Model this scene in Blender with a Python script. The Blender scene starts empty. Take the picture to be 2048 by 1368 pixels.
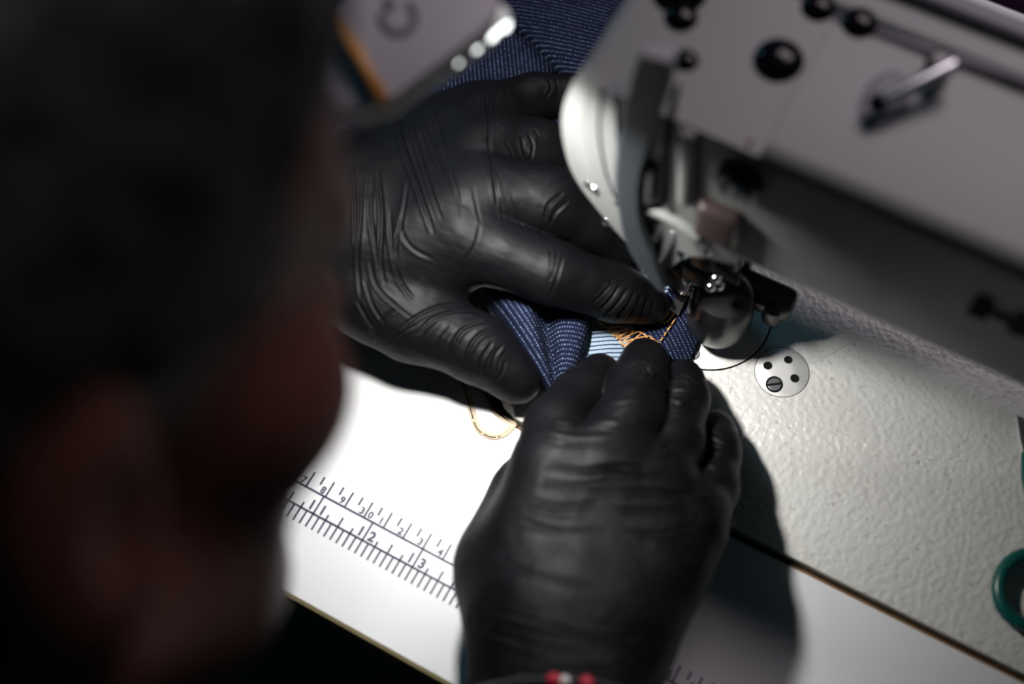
import bpy, bmesh, math, random
import numpy as np
from mathutils import Matrix, Vector

# ------------------------------------------------------------------ camera, light, exposure
SC = bpy.context.scene
COL = SC.collection
FPX = 50.0 / 36.0 * 2048.0
CAM = np.array([0.09428026, -0.27522802, 0.59543444])
ROT = np.array([[0.87383186, 0.42398995, -0.23801344],
                [0.48382048, -0.80686071, 0.3389595],
                [-0.04832827, -0.41134938, -0.91019562]])      # columns: right, down, forward

cam_data = bpy.data.cameras.new('camera')
cam_data.lens = 50.0
cam_data.sensor_width = 36.0
cam_data.clip_start = 0.01
cam_data.dof.use_dof = True
cam_data.dof.focus_distance = 0.655
cam_data.dof.aperture_fstop = 3.0
cam = bpy.data.objects.new('camera', cam_data)
COL.objects.link(cam)
mw = Matrix.Identity(4)
for r in range(3):
    mw[r][0] = ROT[r, 0]
    mw[r][1] = -ROT[r, 1]
    mw[r][2] = -ROT[r, 2]
    mw[r][3] = CAM[r]
cam.matrix_world = mw
SC.camera = cam

SC.view_settings.view_transform = 'Standard'
SC.view_settings.look = 'None'
SC.view_settings.exposure = 0.0
SC.view_settings.gamma = 1.0
SC.view_settings.use_curve_mapping = False

world = bpy.data.worlds.new('world')
SC.world = world
world.use_nodes = True
world.node_tree.nodes['Background'].inputs[0].default_value = (0.20, 0.80, 1.0, 1)
world.node_tree.nodes['Background'].inputs[1].default_value = 0.010


def area_light(name, loc, target, size, size_y, power, color, spread=180):
    ld = bpy.data.lights.new(name, 'AREA')
    ld.shape = 'RECTANGLE'
    ld.size = size
    ld.size_y = size_y
    ld.energy = power
    ld.color = color
    ld.spread = math.radians(spread)
    o = bpy.data.objects.new(name, ld)
    COL.objects.link(o)
    o.location = loc
    o.rotation_euler = (Vector(target) - Vector(loc)).to_track_quat('-Z', 'Y').to_euler()
    return o


# daylight of the workshop skylight behind the table, and a small bluish window far to the left
area_light('skylight_daylight', (0.15, 1.25, 1.78), (0, 0, 0.1), 1.1, 0.7, 20.0, (1.0, 0.86, 0.94))
area_light('side_window_daylight', (-1.9, 0.9, 1.05), (0, 0, 0.1), 0.40, 0.50, 5.0, (0.10, 0.46, 0.64))


# ------------------------------------------------------------------ helpers
def P(u, v, z=0.0):
    """point at height z that stands at photo pixel (u, v)"""
    r = ROT @ np.array([(u - 1024) / FPX, (v - 684) / FPX, 1.0])
    t = (z - CAM[2]) / r[2]
    return CAM + t * r


def PY(u, v, y):
    r = ROT @ np.array([(u - 1024) / FPX, (v - 684) / FPX, 1.0])
    t = (y - CAM[1]) / r[1]
    return CAM + t * r


def project(pts):
    q = (np.asarray(pts, float) - CAM) @ ROT
    return np.stack([q[:, 0] / q[:, 2] * FPX + 1024, q[:, 1] / q[:, 2] * FPX + 684], 1)


def tag(o, label=None, cat=None, group=None, kind=None):
    if label: o['label'] = label
    if cat: o['category'] = cat
    if group: o['group'] = group
    if kind: o['kind'] = kind
    return o


def empty(name, loc):
    o = bpy.data.objects.new(name, None)
    COL.objects.link(o)
    o.location = loc
    o.empty_display_size = 0.02
    return o


def set_parent(o, parent):
    if parent is not None:
        o.parent = parent
        o.matrix_parent_inverse = Matrix.Translation(-Vector(parent.location))   # every parent is unrotated and keeps its world place in location


def mesh_obj(name, verts, faces, mat, parent=None, smooth=True, loc=None):
    me = bpy.data.meshes.new(name)
    if isinstance(verts, np.ndarray) and isinstance(faces, np.ndarray):
        nv, nf, k = len(verts), len(faces), faces.shape[1]
        me.vertices.add(nv)
        me.vertices.foreach_set('co', verts.astype(np.float32).ravel())
        me.loops.add(nf * k)
        me.loops.foreach_set('vertex_index', faces.astype(np.int32).ravel())
        me.polygons.add(nf)
        me.polygons.foreach_set('loop_start', np.arange(0, nf * k, k, dtype=np.int32))
        me.polygons.foreach_set('loop_total', np.full(nf, k, dtype=np.int32))
        me.update(calc_edges=True)
        me.validate()
    else:
        me.from_pydata([tuple(v) for v in verts], [], [tuple(f) for f in faces])
        me.update()
    me.polygons.foreach_set('use_smooth', [smooth] * len(me.polygons))
    if mat: me.materials.append(mat)
    o = bpy.data.objects.new(name, me)
    COL.objects.link(o)
    if parent is not None: set_parent(o, parent)
    return o


def bm_obj(name, bm, mat, parent=None, smooth=False, angle=None):
    bmesh.ops.recalc_face_normals(bm, faces=bm.faces)
    me = bpy.data.meshes.new(name)
    bm.to_mesh(me)
    bm.free()
    if smooth:
        me.polygons.foreach_set('use_smooth', [True] * len(me.polygons))
        if angle is not None:
            me.set_sharp_from_angle(angle=math.radians(angle))
    if mat: me.materials.append(mat)
    o = bpy.data.objects.new(name, me)
    COL.objects.link(o)
    if parent is not None: set_parent(o, parent)
    return o


def basis(d):
    d = Vector(d).normalized()
    a = Vector((0, 0, 1)) if abs(d.z) < 0.9 else Vector((1, 0, 0))
    x = d.cross(a).normalized()
    return x, d.cross(x).normalized(), d


def add_tube(bm, pts, radii, seg=12, caps=True, flat=1.0):
    """tube through pts with a radius per point, rounded by what the radii say"""
    pts = [Vector(p) for p in pts]
    if not hasattr(radii, '__len__'): radii = [radii] * len(pts)
    rings = []
    prev = None
    for i, p in enumerate(pts):
        d = (pts[min(i + 1, len(pts) - 1)] - pts[max(i - 1, 0)])
        if d.length < 1e-9: d = Vector((0, 0, 1))
        if prev is None:
            x, y, d = basis(d)
        else:
            d.normalize()
            x = (prev - d * prev.dot(d)).normalized()
            y = d.cross(x)
        prev = x
        rings.append([bm.verts.new(p + (x * math.cos(t) + y * math.sin(t) * flat) * radii[i])
                      for t in [2 * math.pi * k / seg for k in range(seg)]])
    for a, b in zip(rings, rings[1:]):
        for k in range(seg):
            bm.faces.new((a[k], a[(k + 1) % seg], b[(k + 1) % seg], b[k]))
    if caps:
        bm.faces.new(rings[0][::-1])
        bm.faces.new(rings[-1])


def round_rod(bm, a, b, r, seg=16, ra=None):
    """cylinder with softly rounded ends"""
    a, b = Vector(a), Vector(b)
    d = (b - a).normalized()
    e = (ra if ra is not None else r * 0.35)
    pts, rad = [], []
    for t in (0, .3, .7, 1):
        pts.append(a + d * e * (1 - math.cos(t * math.pi / 2))); rad.append(r - e + e * math.sin(t * math.pi / 2))
    for t in (1, .7, .3, 0):
        pts.append(b - d * e * (1 - math.cos(t * math.pi / 2))); rad.append(r - e + e * math.sin(t * math.pi / 2))
    add_tube(bm, pts, rad, seg)


def add_sphere(bm, c, r, seg=14, scale=(1, 1, 1)):
    m = Matrix.Translation(Vector(c)) @ Matrix.Diagonal((r * scale[0], r * scale[1], r * scale[2], 1))
    bmesh.ops.create_uvsphere(bm, u_segments=seg, v_segments=max(6, seg * 2 // 3), radius=1.0, matrix=m)


def add_box(bm, c, size, rot=None, bevel=0.0, seg=2):
    m = Matrix.Translation(Vector(c))
    if rot is not None: m = m @ rot.to_4x4()
    m = m @ Matrix.Diagonal((size[0], size[1], size[2], 1))
    r = bmesh.ops.create_cube(bm, size=1.0, matrix=m)
    if bevel:
        es = list({e for v in r['verts'] for e in v.link_edges})
        bmesh.ops.bevel(bm, geom=es, offset=bevel, segments=seg, profile=0.6, affect='EDGES', clamp_overlap=True)


def add_prism(bm, poly, z0, z1, axis='z', bevel=0.0, seg=3, y=None):
    """extrude a 2D polygon; axis z: (x,y) polygon, axis y: (x,z) polygon"""
    def v3(p, h):
        return (p[0], p[1], h) if axis == 'z' else ((p[0], h, p[1]) if axis == 'y' else (h, p[0], p[1]))
    a = [bm.verts.new(v3(p, z0)) for p in poly]
    b = [bm.verts.new(v3(p, z1)) for p in poly]
    n = len(poly)
    f0 = bm.faces.new(a[::-1])
    f1 = bm.faces.new(b)
    for i in range(n):
        bm.faces.new((a[i], a[(i + 1) % n], b[(i + 1) % n], b[i]))
    if bevel:
        es = [e for e in f1.edges]
        bmesh.ops.bevel(bm, geom=es, offset=bevel, segments=seg, profile=0.5, affect='EDGES', clamp_overlap=True)
    return f0, f1


def catmull(pts, n):
    """resample a polyline smoothly, n samples per span"""
    pts = [np.asarray(p, float) for p in pts]
    out = []
    for i in range(len(pts) - 1):
        p0 = pts[max(i - 1, 0)]; p1 = pts[i]; p2 = pts[i + 1]; p3 = pts[min(i + 2, len(pts) - 1)]
        for k in range(n):
            t = k / n
            out.append(0.5 * ((2 * p1) + (-p0 + p2) * t + (2 * p0 - 5 * p1 + 4 * p2 - p3) * t * t + (-p0 + 3 * p1 - 3 * p2 + p3) * t ** 3))
    out.append(pts[-1])
    return out


def round_poly(poly, radii, seg=6):
    """round the corners of a 2D polygon"""
    out = []
    n = len(poly)
    for i in range(n):
        p = np.array(poly[i], float); a = np.array(poly[i - 1], float); b = np.array(poly[(i + 1) % n], float)
        r = radii[i] if hasattr(radii, '__len__') else radii
        if r <= 0:
            out.append(tuple(p)); continue
        da = (a - p) / np.linalg.norm(a - p); db = (b - p) / np.linalg.norm(b - p)
        for k in range(seg + 1):
            t = k / seg
            q = p + da * r * (1 - t) ** 2 + db * r * t ** 2
            out.append(tuple(q))
    return out


# ------------------------------------------------------------------ signed-distance modelling for bodies and gloves
class Field:
    def __init__(self, lo, hi, h):
        self.lo = np.asarray(lo, float); self.h = h
        self.n = np.ceil((np.asarray(hi, float) - self.lo) / h).astype(int) + 1
        self.f = np.full(self.n, 0.05, np.float32)

    def sub(self, lo, hi):
        a = np.clip(np.floor((np.asarray(lo) - self.lo) / self.h).astype(int), 0, self.n - 1)
        b = np.clip(np.ceil((np.asarray(hi) - self.lo) / self.h).astype(int) + 1, 1, self.n)
        if (b <= a).any(): return None
        sl = tuple(slice(a[i], b[i]) for i in range(3))
        g = np.meshgrid(*[(self.lo[i] + np.arange(a[i], b[i]) * self.h).astype(np.float32) for i in range(3)], indexing='ij')
        return sl, g

    @staticmethod
    def smin(a, b, k):
        if k <= 0: return np.minimum(a, b)
        h = np.clip(0.5 + 0.5 * (b - a) / k, 0, 1)
        return b * (1 - h) + a * h - k * h * (1 - h)

    def capsule(self, a, b, ra, rb, k):
        a = np.asarray(a, float); b = np.asarray(b, float)
        m = max(ra, rb) + k + 4 * self.h
        s = self.sub(np.minimum(a, b) - m, np.maximum(a, b) + m)
        if s is None: return
        sl, g = s
        d = b - a
        L = max(float(d @ d), 1e-12)
        t = np.clip(((g[0] - a[0]) * d[0] + (g[1] - a[1]) * d[1] + (g[2] - a[2]) * d[2]) / L, 0, 1)
        q = np.sqrt((g[0] - a[0] - t * d[0]) ** 2 + (g[1] - a[1] - t * d[1]) ** 2 + (g[2] - a[2] - t * d[2]) ** 2) - (ra + t * (rb - ra))
        self.f[sl] = self.smin(self.f[sl], q, k)

    def ellipsoid(self, c, r, M, k, sub=False):
        c = np.asarray(c, float)
        m = max(r) + k + 4 * self.h
        s = self.sub(c - m, c + m)
        if s is None: return
        sl, g = s
        x = [g[i] - c[i] for i in range(3)]
        l = [(x[0] * M[0, j] + x[1] * M[1, j] + x[2] * M[2, j]) / r[j] for j in range(3)]
        q = np.sqrt(l[0] ** 2 + l[1] ** 2 + l[2] ** 2)
        g2 = np.sqrt(sum((l[j] / r[j]) ** 2 for j in range(3))) + 1e-9
        d = q * (q - 1) / g2
        d = np.where(q < 0.05, -min(r), d)
        if sub: self.f[sl] = -self.smin(-self.f[sl], d, k)
        else: self.f[sl] = self.smin(self.f[sl], d, k)

    def mesh(self):
        f = self.f; n = self.n
        ins = f < 0
        c = np.zeros(n - 1, np.int8)
        for i in (0, 1):
            for j in (0, 1):
                for k in (0, 1):
                    c += ins[i:n[0] - 1 + i, j:n[1] - 1 + j, k:n[2] - 1 + k]
        act = (c > 0) & (c < 8)
        idx = np.full(n - 1, -1, np.int64)
        cells = np.argwhere(act)
        idx[act] = np.arange(len(cells))
        acc = np.zeros((len(cells), 3)); cnt = np.zeros(len(cells))
        corner = [(0, 0, 0), (1, 0, 0), (0, 1, 0), (0, 0, 1), (1, 1, 0), (1, 0, 1), (0, 1, 1), (1, 1, 1)]
        for p in corner:
            for ax in range(3):
                if p[ax]: continue
                q = list(p); q[ax] = 1
                fa = f[cells[:, 0] + p[0], cells[:, 1] + p[1], cells[:, 2] + p[2]]
                fb = f[cells[:, 0] + q[0], cells[:, 1] + q[1], cells[:, 2] + q[2]]
                m = (fa < 0) != (fb < 0)
                t = np.zeros(len(cells)); t[m] = fa[m] / (fa[m] - fb[m])
                pos = np.array(p, float)[None, :].repeat(len(cells), 0)
                pos[:, ax] += t
                acc[m] += pos[m]; cnt[m] += 1
        v = self.lo + (cells + acc / cnt[:, None]) * self.h
        quads = []
        for ax in range(3):
            sl0 = [slice(None)] * 3; sl1 = [slice(None)] * 3
            sl0[ax] = slice(0, n[ax] - 1); sl1[ax] = slice(1, n[ax])
            diff = ins[tuple(sl0)] != ins[tuple(sl1)]
            e = np.argwhere(diff)
            o1, o2 = (ax + 1) % 3, (ax + 2) % 3
            ok = (e[:, o1] > 0) & (e[:, o2] > 0) & (e[:, o1] < n[o1] - 1) & (e[:, o2] < n[o2] - 1)
            e = e[ok]
            flip = ins[e[:, 0], e[:, 1], e[:, 2]]
            ids = []
            for (d1, d2) in ((-1, -1), (0, -1), (0, 0), (-1, 0)):
                c2 = e.copy(); c2[:, o1] += d1; c2[:, o2] += d2
                ids.append(idx[c2[:, 0], c2[:, 1], c2[:, 2]])
            qd = np.stack(ids, 1)
            qd[~flip] = qd[~flip][:, ::-1]
            quads.append(qd)
        q = np.concatenate(quads)
        q = q[(q >= 0).all(1)]
        # pull the vertices onto the true surface
        for _ in range(3):
            d, g = self.sample(v)
            v = v - g * (np.clip(d, -self.h, self.h) * 0.8)[:, None]
        return v, q

    def tri(self, p):
        x = (p - self.lo) / self.h
        i = np.clip(np.floor(x).astype(int), 0, self.n - 2)
        t = x - i
        out = 0
        for a in (0, 1):
            for b in (0, 1):
                for c in (0, 1):
                    w = (t[:, 0] if a else 1 - t[:, 0]) * (t[:, 1] if b else 1 - t[:, 1]) * (t[:, 2] if c else 1 - t[:, 2])
                    out = out + w * self.f[i[:, 0] + a, i[:, 1] + b, i[:, 2] + c]
        return out

    def sample(self, p):
        d = self.tri(p)
        e = self.h * 1.5
        g = np.stack([self.tri(p + np.eye(3)[k] * e) - self.tri(p - np.eye(3)[k] * e) for k in range(3)], 1)
        g /= np.linalg.norm(g, axis=1)[:, None] + 1e-12
        return d, g


def vnoise(p, seed=0):
    """smooth value noise in [-1, 1]"""
    p = np.asarray(p, float)
    i = np.floor(p).astype(np.int64); t = p - i
    t = t * t * (3 - 2 * t)
    out = 0
    for a in (0, 1):
        for b in (0, 1):
            for c in (0, 1):
                h = ((i[:, 0] + a) * 374761393 + (i[:, 1] + b) * 668265263 + (i[:, 2] + c) * 2147483647 + seed * 974711) & 0xffffffff
                h = ((h ^ (h >> 13)) * 1274126177) & 0xffffffff
                r = ((h ^ (h >> 16)) & 0xffff) / 32767.5 - 1
                w = (t[:, 0] if a else 1 - t[:, 0]) * (t[:, 1] if b else 1 - t[:, 1]) * (t[:, 2] if c else 1 - t[:, 2])
                out = out + w * r
    return out


def subdivide(v, q):
    """one round of Catmull-Clark on a closed quad mesh"""
    me = bpy.data.meshes.new('tmp')
    me.from_pydata([], [], [])
    nv, nf = len(v), len(q)
    me.vertices.add(nv); me.vertices.foreach_set('co', v.astype(np.float32).ravel())
    me.loops.add(nf * 4); me.loops.foreach_set('vertex_index', q.astype(np.int32).ravel())
    me.polygons.add(nf)
    me.polygons.foreach_set('loop_start', np.arange(0, nf * 4, 4, dtype=np.int32))
    me.polygons.foreach_set('loop_total', np.full(nf, 4, dtype=np.int32))
    me.update(calc_edges=True)
    o = bpy.data.objects.new('tmp', me); COL.objects.link(o)
    m = o.modifiers.new('s', 'SUBSURF'); m.levels = 1; m.render_levels = 1
    dg = bpy.context.evaluated_depsgraph_get()
    ev = o.evaluated_get(dg).to_mesh()
    a = np.empty(len(ev.vertices) * 3, np.float32); ev.vertices.foreach_get('co', a)
    b = np.empty(len(ev.loops), np.int32); ev.loops.foreach_get('vertex_index', b)
    nn = np.empty(len(ev.vertices) * 3, np.float32); ev.vertices.foreach_get('normal', nn)
    o.evaluated_get(dg).to_mesh_clear()
    bpy.data.objects.remove(o); bpy.data.meshes.remove(me)
    return a.reshape(-1, 3).astype(float), b.reshape(-1, 4), nn.reshape(-1, 3).astype(float)


# ------------------------------------------------------------------ materials
class NT:
    def __init__(self, name):
        self.m = bpy.data.materials.new(name)
        self.m.use_nodes = True
        self.t = self.m.node_tree
        self.b = self.t.nodes['Principled BSDF']

    def n(self, kind, **kw):
        nd = self.t.nodes.new(kind)
        for k, v in kw.items():
            if k.startswith('i_'):
                key = k[2:]
                nd.inputs[int(key) if key.isdigit() else key.replace('_', ' ')].default_value = v
            else:
                setattr(nd, k, v)
        return nd

    def l(self, a, b):
        self.t.links.new(a, b)

    def math(self, op, a, b=None, c=None):
        nd = self.t.nodes.new('ShaderNodeMath'); nd.operation = op
        for i, x in enumerate((a, b, c)):
            if x is None: continue
            if isinstance(x, (int, float)): nd.inputs[i].default_value = x
            else: self.l(x, nd.inputs[i])
        return nd.outputs[0]

    def mix(self, fac, a, b):
        nd = self.t.nodes.new('ShaderNodeMix'); nd.data_type = 'RGBA'
        for i, x in ((0, fac), (6, a), (7, b)):
            if isinstance(x, (int, float)): nd.inputs[i].default_value = x
            elif isinstance(x, tuple): nd.inputs[i].default_value = x if len(x) == 4 else (*x, 1)
            else: self.l(x, nd.inputs[i])
        return nd.outputs[2]

    def set(self, color=None, rough=None, metal=None, spec=None, **kw):
        if color is not None:
            if isinstance(color, tuple): self.b.inputs['Base Color'].default_value = (*color[:3], 1)
            else: self.l(color, self.b.inputs['Base Color'])
        if rough is not None:
            if isinstance(rough, (int, float)): self.b.inputs['Roughness'].default_value = rough
            else: self.l(rough, self.b.inputs['Roughness'])
        if metal is not None: self.b.inputs['Metallic'].default_value = metal
        if spec is not None: self.b.inputs['Specular IOR Level'].default_value = spec
        for k, v in kw.items(): self.b.inputs[k.replace('_', ' ')].default_value = v
        return self

    def bump(self, h, strength, dist):
        nd = self.n('ShaderNodeBump'); nd.inputs['Strength'].default_value = strength
        nd.inputs['Distance'].default_value = dist
        self.l(h, nd.inputs['Height'])
        self.l(nd.outputs[0], self.b.inputs['Normal'])

    def coord(self, out='Object'):
        return self.n('ShaderNodeTexCoord').outputs[out]

    def noise(self, vec, scale, detail=2, rough=.5, out=0):
        nd = self.n('ShaderNodeTexNoise')
        nd.inputs['Scale'].default_value = scale
        nd.inputs['Detail'].default_value = detail
        nd.inputs['Roughness'].default_value = rough
        self.l(vec, nd.inputs['Vector'])
        return nd.outputs[out]

    def ramp(self, fac, stops):
        nd = self.n('ShaderNodeValToRGB')
        el = nd.color_ramp.elements
        el[0].position, el[0].color = stops[0][0], (*stops[0][1], 1)
        el[1].position, el[1].color = stops[1][0], (*stops[1][1], 1)
        for p, c in stops[2:]:
            e = el.new(p); e.color = (*c, 1)
        self.l(fac, nd.inputs[0])
        return nd.outputs[0]


def simple(name, color, rough=.5, metal=0., spec=.5, noise_amt=.12, noise_scale=60, bump=0.0, bump_scale=400):
    t = NT(name)
    co = t.coord()
    nz = t.noise(co, noise_scale, 3)
    dark = tuple(c * (1 - noise_amt) for c in color); lite = tuple(min(1, c * (1 + noise_amt)) for c in color)
    t.set(t.mix(nz, dark, lite), rough, metal, spec)
    if bump: t.bump(t.noise(co, bump_scale, 2), bump, 0.0005)
    return t.m


def glove_material():
    t = NT('black_nitrile')
    co = t.coord()
    n1 = t.noise(co, 90, 3)
    t.set(t.mix(n1, (.0020, .0020, .0028), (.0034, .0033, .0044)), None, 0, .14)
    mr = t.n('ShaderNodeMapRange'); t.l(n1, mr.inputs[0]); mr.inputs[3].default_value = .46; mr.inputs[4].default_value = .58
    t.l(mr.outputs[0], t.b.inputs['Roughness'])
    fine = t.noise(co, 2600, 2)
    med = t.noise(co, 420, 3, .55)
    h = t.math('ADD', t.math('MULTIPLY', fine, .12), t.math('MULTIPLY', med, 1.0))
    t.bump(h, .16, .0005)
    return t.m


def laminate_material():
    t = NT('white_laminate')
    co = t.coord()
    n = t.noise(co, 14, 4)
    spots = t.noise(co, 190, 2, .5)
    sp = t.ramp(spots, [(.0, (1, 1, 1)), (.74, (1, 1, 1)), (.80, (.80, .79, .78)), (1, (.7, .69, .68))])
    base = t.mix(n, (.68, .69, .70), (.725, .73, .735))
    mm = t.n('ShaderNodeMix', data_type='RGBA', blend_type='MULTIPLY'); mm.inputs[0].default_value = .5
    t.l(base, mm.inputs[6]); t.l(sp, mm.inputs[7])
    t.set(mm.outputs[2], .33, 0, .45)
    t.bump(t.noise(co, 900, 2), .03, .0003)
    return t.m


def bed_material():
    t = NT('hammered_enamel')
    co = t.coord()
    cell = t.n('ShaderNodeTexVoronoi', feature='SMOOTH_F1'); cell.inputs['Scale'].default_value = 420
    cell.inputs['Smoothness'].default_value = .8
    wob = t.noise(co, 500, 2, .5, 1)
    wv = t.n('ShaderNodeVectorMath', operation='MULTIPLY_ADD'); t.l(wob, wv.inputs[0]); wv.inputs[1].default_value = (.002, .002, .002); t.l(co, wv.inputs[2])
    t.l(wv.outputs[0], cell.inputs['Vector'])
    n1 = t.noise(co, 30, 3)
    base = t.mix(n1, (.60, .585, .555), (.66, .65, .625))
    specks = t.ramp(t.noise(co, 330, 3, .65), [(0, (1, 1, 1)), (.655, (1, 1, 1)), (.70, (.55, .52, .48)), (1, (.30, .27, .24))])
    st = t.n('ShaderNodeMapping'); st.inputs['Scale'].default_value = (90, 900, 400); st.inputs['Rotation'].default_value = (0, 0, 1.15)
    t.l(co, st.inputs['Vector'])
    scr = t.ramp(t.noise(st.outputs[0], 1.0, 3, .7), [(0, (1, 1, 1)), (.70, (1, 1, 1)), (.73, (.55, .50, .45)), (1, (.35, .3, .28))])
    m1 = t.n('ShaderNodeMix', data_type='RGBA', blend_type='MULTIPLY'); m1.inputs[0].default_value = .75
    t.l(base, m1.inputs[6]); t.l(specks, m1.inputs[7])
    m2 = t.n('ShaderNodeMix', data_type='RGBA', blend_type='MULTIPLY'); m2.inputs[0].default_value = .6
    t.l(m1.outputs[2], m2.inputs[6]); t.l(scr, m2.inputs[7])
    t.set(m2.outputs[2], .36, 0, .5)
    h = t.math('ADD', cell.outputs['Distance'], t.math('MULTIPLY', t.noise(co, 300, 2), .8))
    t.bump(h, .42, .0012)
    return t.m


def denim_material(name, reverse=False):
    """twill: UVs are in millimetres, u across the wales and v along them"""
    t = NT(name)
    uv = t.coord('UV')
    nz = t.noise(uv, .35, 2, .5, 1)
    wv = t.n('ShaderNodeVectorMath', operation='MULTIPLY_ADD')
    sb = t.n('ShaderNodeVectorMath', operation='SUBTRACT'); t.l(nz, sb.inputs[0]); sb.inputs[1].default_value = (.5, .5, .5)
    t.l(sb.outputs[0], wv.inputs[0]); wv.inputs[1].default_value = (.45, .45, 0); t.l(uv, wv.inputs[2])
    sep = t.n('ShaderNodeSeparateXYZ'); t.l(wv.outputs[0], sep.inputs[0])
    u, v = sep.outputs[0], sep.outputs[1]
    pu = 1.95
    uu = t.math('DIVIDE', u, pu)
    col = t.math('FLOOR', uu)
    fu = t.math('ABSOLUTE', t.math('SUBTRACT', t.math('FRACT', uu), .5))       # 0 on the wale line
    vv = t.math('ADD', t.math('DIVIDE', v, 1.15), t.math('MULTIPLY', col, .43))
    fv = t.math('ABSOLUTE', t.math('SUBTRACT', t.math('FRACT', vv), .5))
    fleck = t.noise(uv, 1.1, 2, .6)
    big = t.noise(uv, .08, 3, .6)

    def band(x, a, b):
        mr = t.n('ShaderNodeMapRange', interpolation_type='SMOOTHSTEP'); t.l(x, mr.inputs[0])
        mr.inputs[1].default_value = a; mr.inputs[2].default_value = b; mr.inputs[3].default_value = 1; mr.inputs[4].default_value = 0
        return mr.outputs[0]
    if not reverse:
        mask = t.math('MULTIPLY', band(fu, .07, .17), band(fv, .12, .30))
        amp = t.n('ShaderNodeMapRange'); t.l(fleck, amp.inputs[0]); amp.inputs[1].default_value = .36; amp.inputs[2].default_value = .66
        mask = t.math('MULTIPLY', mask, amp.outputs[0])
        thread = t.noise(uv, 4.0, 2, .6)
        base = t.mix(thread, (.0014, .0023, .0090), (.0050, .0082, .030))
        base = t.mix(t.math('MULTIPLY', big, .5), base, (.006, .010, .030))
        colr = t.mix(mask, base, (.30, .39, .58))
        hgt = t.math('SUBTRACT', t.math('MULTIPLY', fu, 1.6), t.math('MULTIPLY', mask, .3))
    else:
        dark = band(fu, .10, .22)
        gap = t.math('MULTIPLY', band(fv, .05, .13), .65)
        dk = t.math('MAXIMUM', dark, gap)
        thread = t.noise(uv, 3.5, 2, .6)
        lite = t.mix(thread, (.17, .24, .32), (.40, .49, .57))
        colr = t.mix(dk, lite, (.015, .024, .060))
        hgt = t.math('MULTIPLY', fu, 1.6)
    t.set(colr, .85, 0, .15)
    fz = t.noise(uv, 6.0, 2, .6)
    t.bump(t.math('ADD', hgt, t.math('MULTIPLY', fz, .35)), .75, .0005)
    return t.m


MAT = {}
MAT['glove'] = glove_material()
MAT['laminate'] = laminate_material()
MAT['bed'] = bed_material()
MAT['denim'] = denim_material('dark_denim')
MAT['denim_back'] = denim_material('denim_reverse', True)
MAT['enamel'] = simple('machine_enamel', (.212, .218, .212), .45, 0, .5, .04, 30, .05, 700)
MAT['steel'] = simple('polished_steel', (.80, .79, .77), .16, 1.0, .5, .05, 300, .02, 900)
MAT['satin'] = simple('satin_steel', (.70, .71, .73), .34, 1.0, .5, .06, 300, .03, 1500)
MAT['dark_steel'] = simple('dark_steel', (.13, .13, .14), .28, 1.0, .5, .2, 200)
MAT['black_metal'] = simple('black_metal', (.012, .012, .014), .32, 0, .5, .2, 100)
MAT['black_gloss'] = simple('black_gloss_plastic', (.004, .004, .006), .14, 0, .16, .1, 100)
MAT['black_satin'] = simple('black_satin_plastic', (.016, .017, .019), .30, 0, .6, .1, 100)
MAT['plate_steel'] = simple('brushed_plate_steel', (.90, .89, .87), .58, 1.0, .5, .03, 300, .02, 1500)
MAT['edge'] = simple('edge_band', (.44, .37, .20), .5, 0, .4, .3, 150)
MAT['mirror'] = simple('chromed_steel', (.85, .86, .88), .07, 1.0, .5, .02, 300)
MAT['screw'] = simple('worn_screw_steel', (.30, .31, .33), .45, 1.0, .5, .1, 500)
MAT['gap'] = simple('black_gap', (.004, .004, .004), .8, 0, .2)
MAT['wood'] = simple('plywood_edge', (.30, .23, .11), .6, 0, .3, .35, 220)
MAT['brown'] = simple('brown_gasket', (.16, .085, .035), .6, 0, .3, .4, 150)
MAT['tan'] = simple('tan_glue', (.48, .38, .27), .55, 0, .4, .25, 300)
MAT['ink'] = simple('slate_print', (.035, .040, .075), .45, 0, .4, .15, 500)
MAT['thread'] = simple('orange_thread', (.56, .27, .075), .6, 0, .4, .25, 900)
MAT['lamp_grey'] = simple('lamp_grey_plastic', (.36, .345, .36), .5, 0, .4, .05, 40)
MAT['lamp_dark'] = simple('lamp_dark_plastic', (.20, .19, .21), .5, 0, .4, .05, 40)
MAT['lamp_icon'] = simple('lamp_icon_print', (.055, .055, .058), .5, 0, .4, .1, 40)
MAT['amber'] = simple('amber_strip', (.50, .22, .04), .4, 0, .5, .25, 120)
MAT['skin'] = simple('skin', (.085, .028, .018), .5, 0, .4, .2, 60, .1, 300)
MAT['hair'] = simple('dark_hair', (.012, .011, .012), .6, 0, .3, .5, 260, .6, 500)
MAT['shirt'] = simple('black_shirt', (.008, .008, .010), .85, 0, .2, .3, 300)
MAT['teal_plastic'] = simple('teal_plastic', (.003, .085, .074), .32, 0, .5, .12, 90)
MAT['bead_black'] = simple('black_bead', (.006, .007, .010), .14, 0, .6, .2, 200)
MAT['bead_red'] = simple('red_bead', (.45, .012, .035), .22, 0, .5, .2, 200)
MAT['bead_white'] = simple('pale_bead', (.70, .66, .62), .3, 0, .5, .1, 200)
MAT['purple'] = simple('purple_cloth', (.05, .010, .055), .85, 0, .2, .3, 120, .3, 900)
MAT['floor'] = simple('dark_floor', (.010, .010, .012), .7, 0, .3, .3, 8)


def led_material(name, strength):
    t = NT(name)
    t.set((.8, .8, .8), .4)
    t.b.inputs['Emission Color'].default_value = (.93, 1.0, .95, 1)
    t.b.inputs['Emission Strength'].default_value = strength
    return t.m


MAT['led'] = led_material('led_glow', 4.0)
MAT['guide'] = led_material('light_guide_glow', .22)

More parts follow.
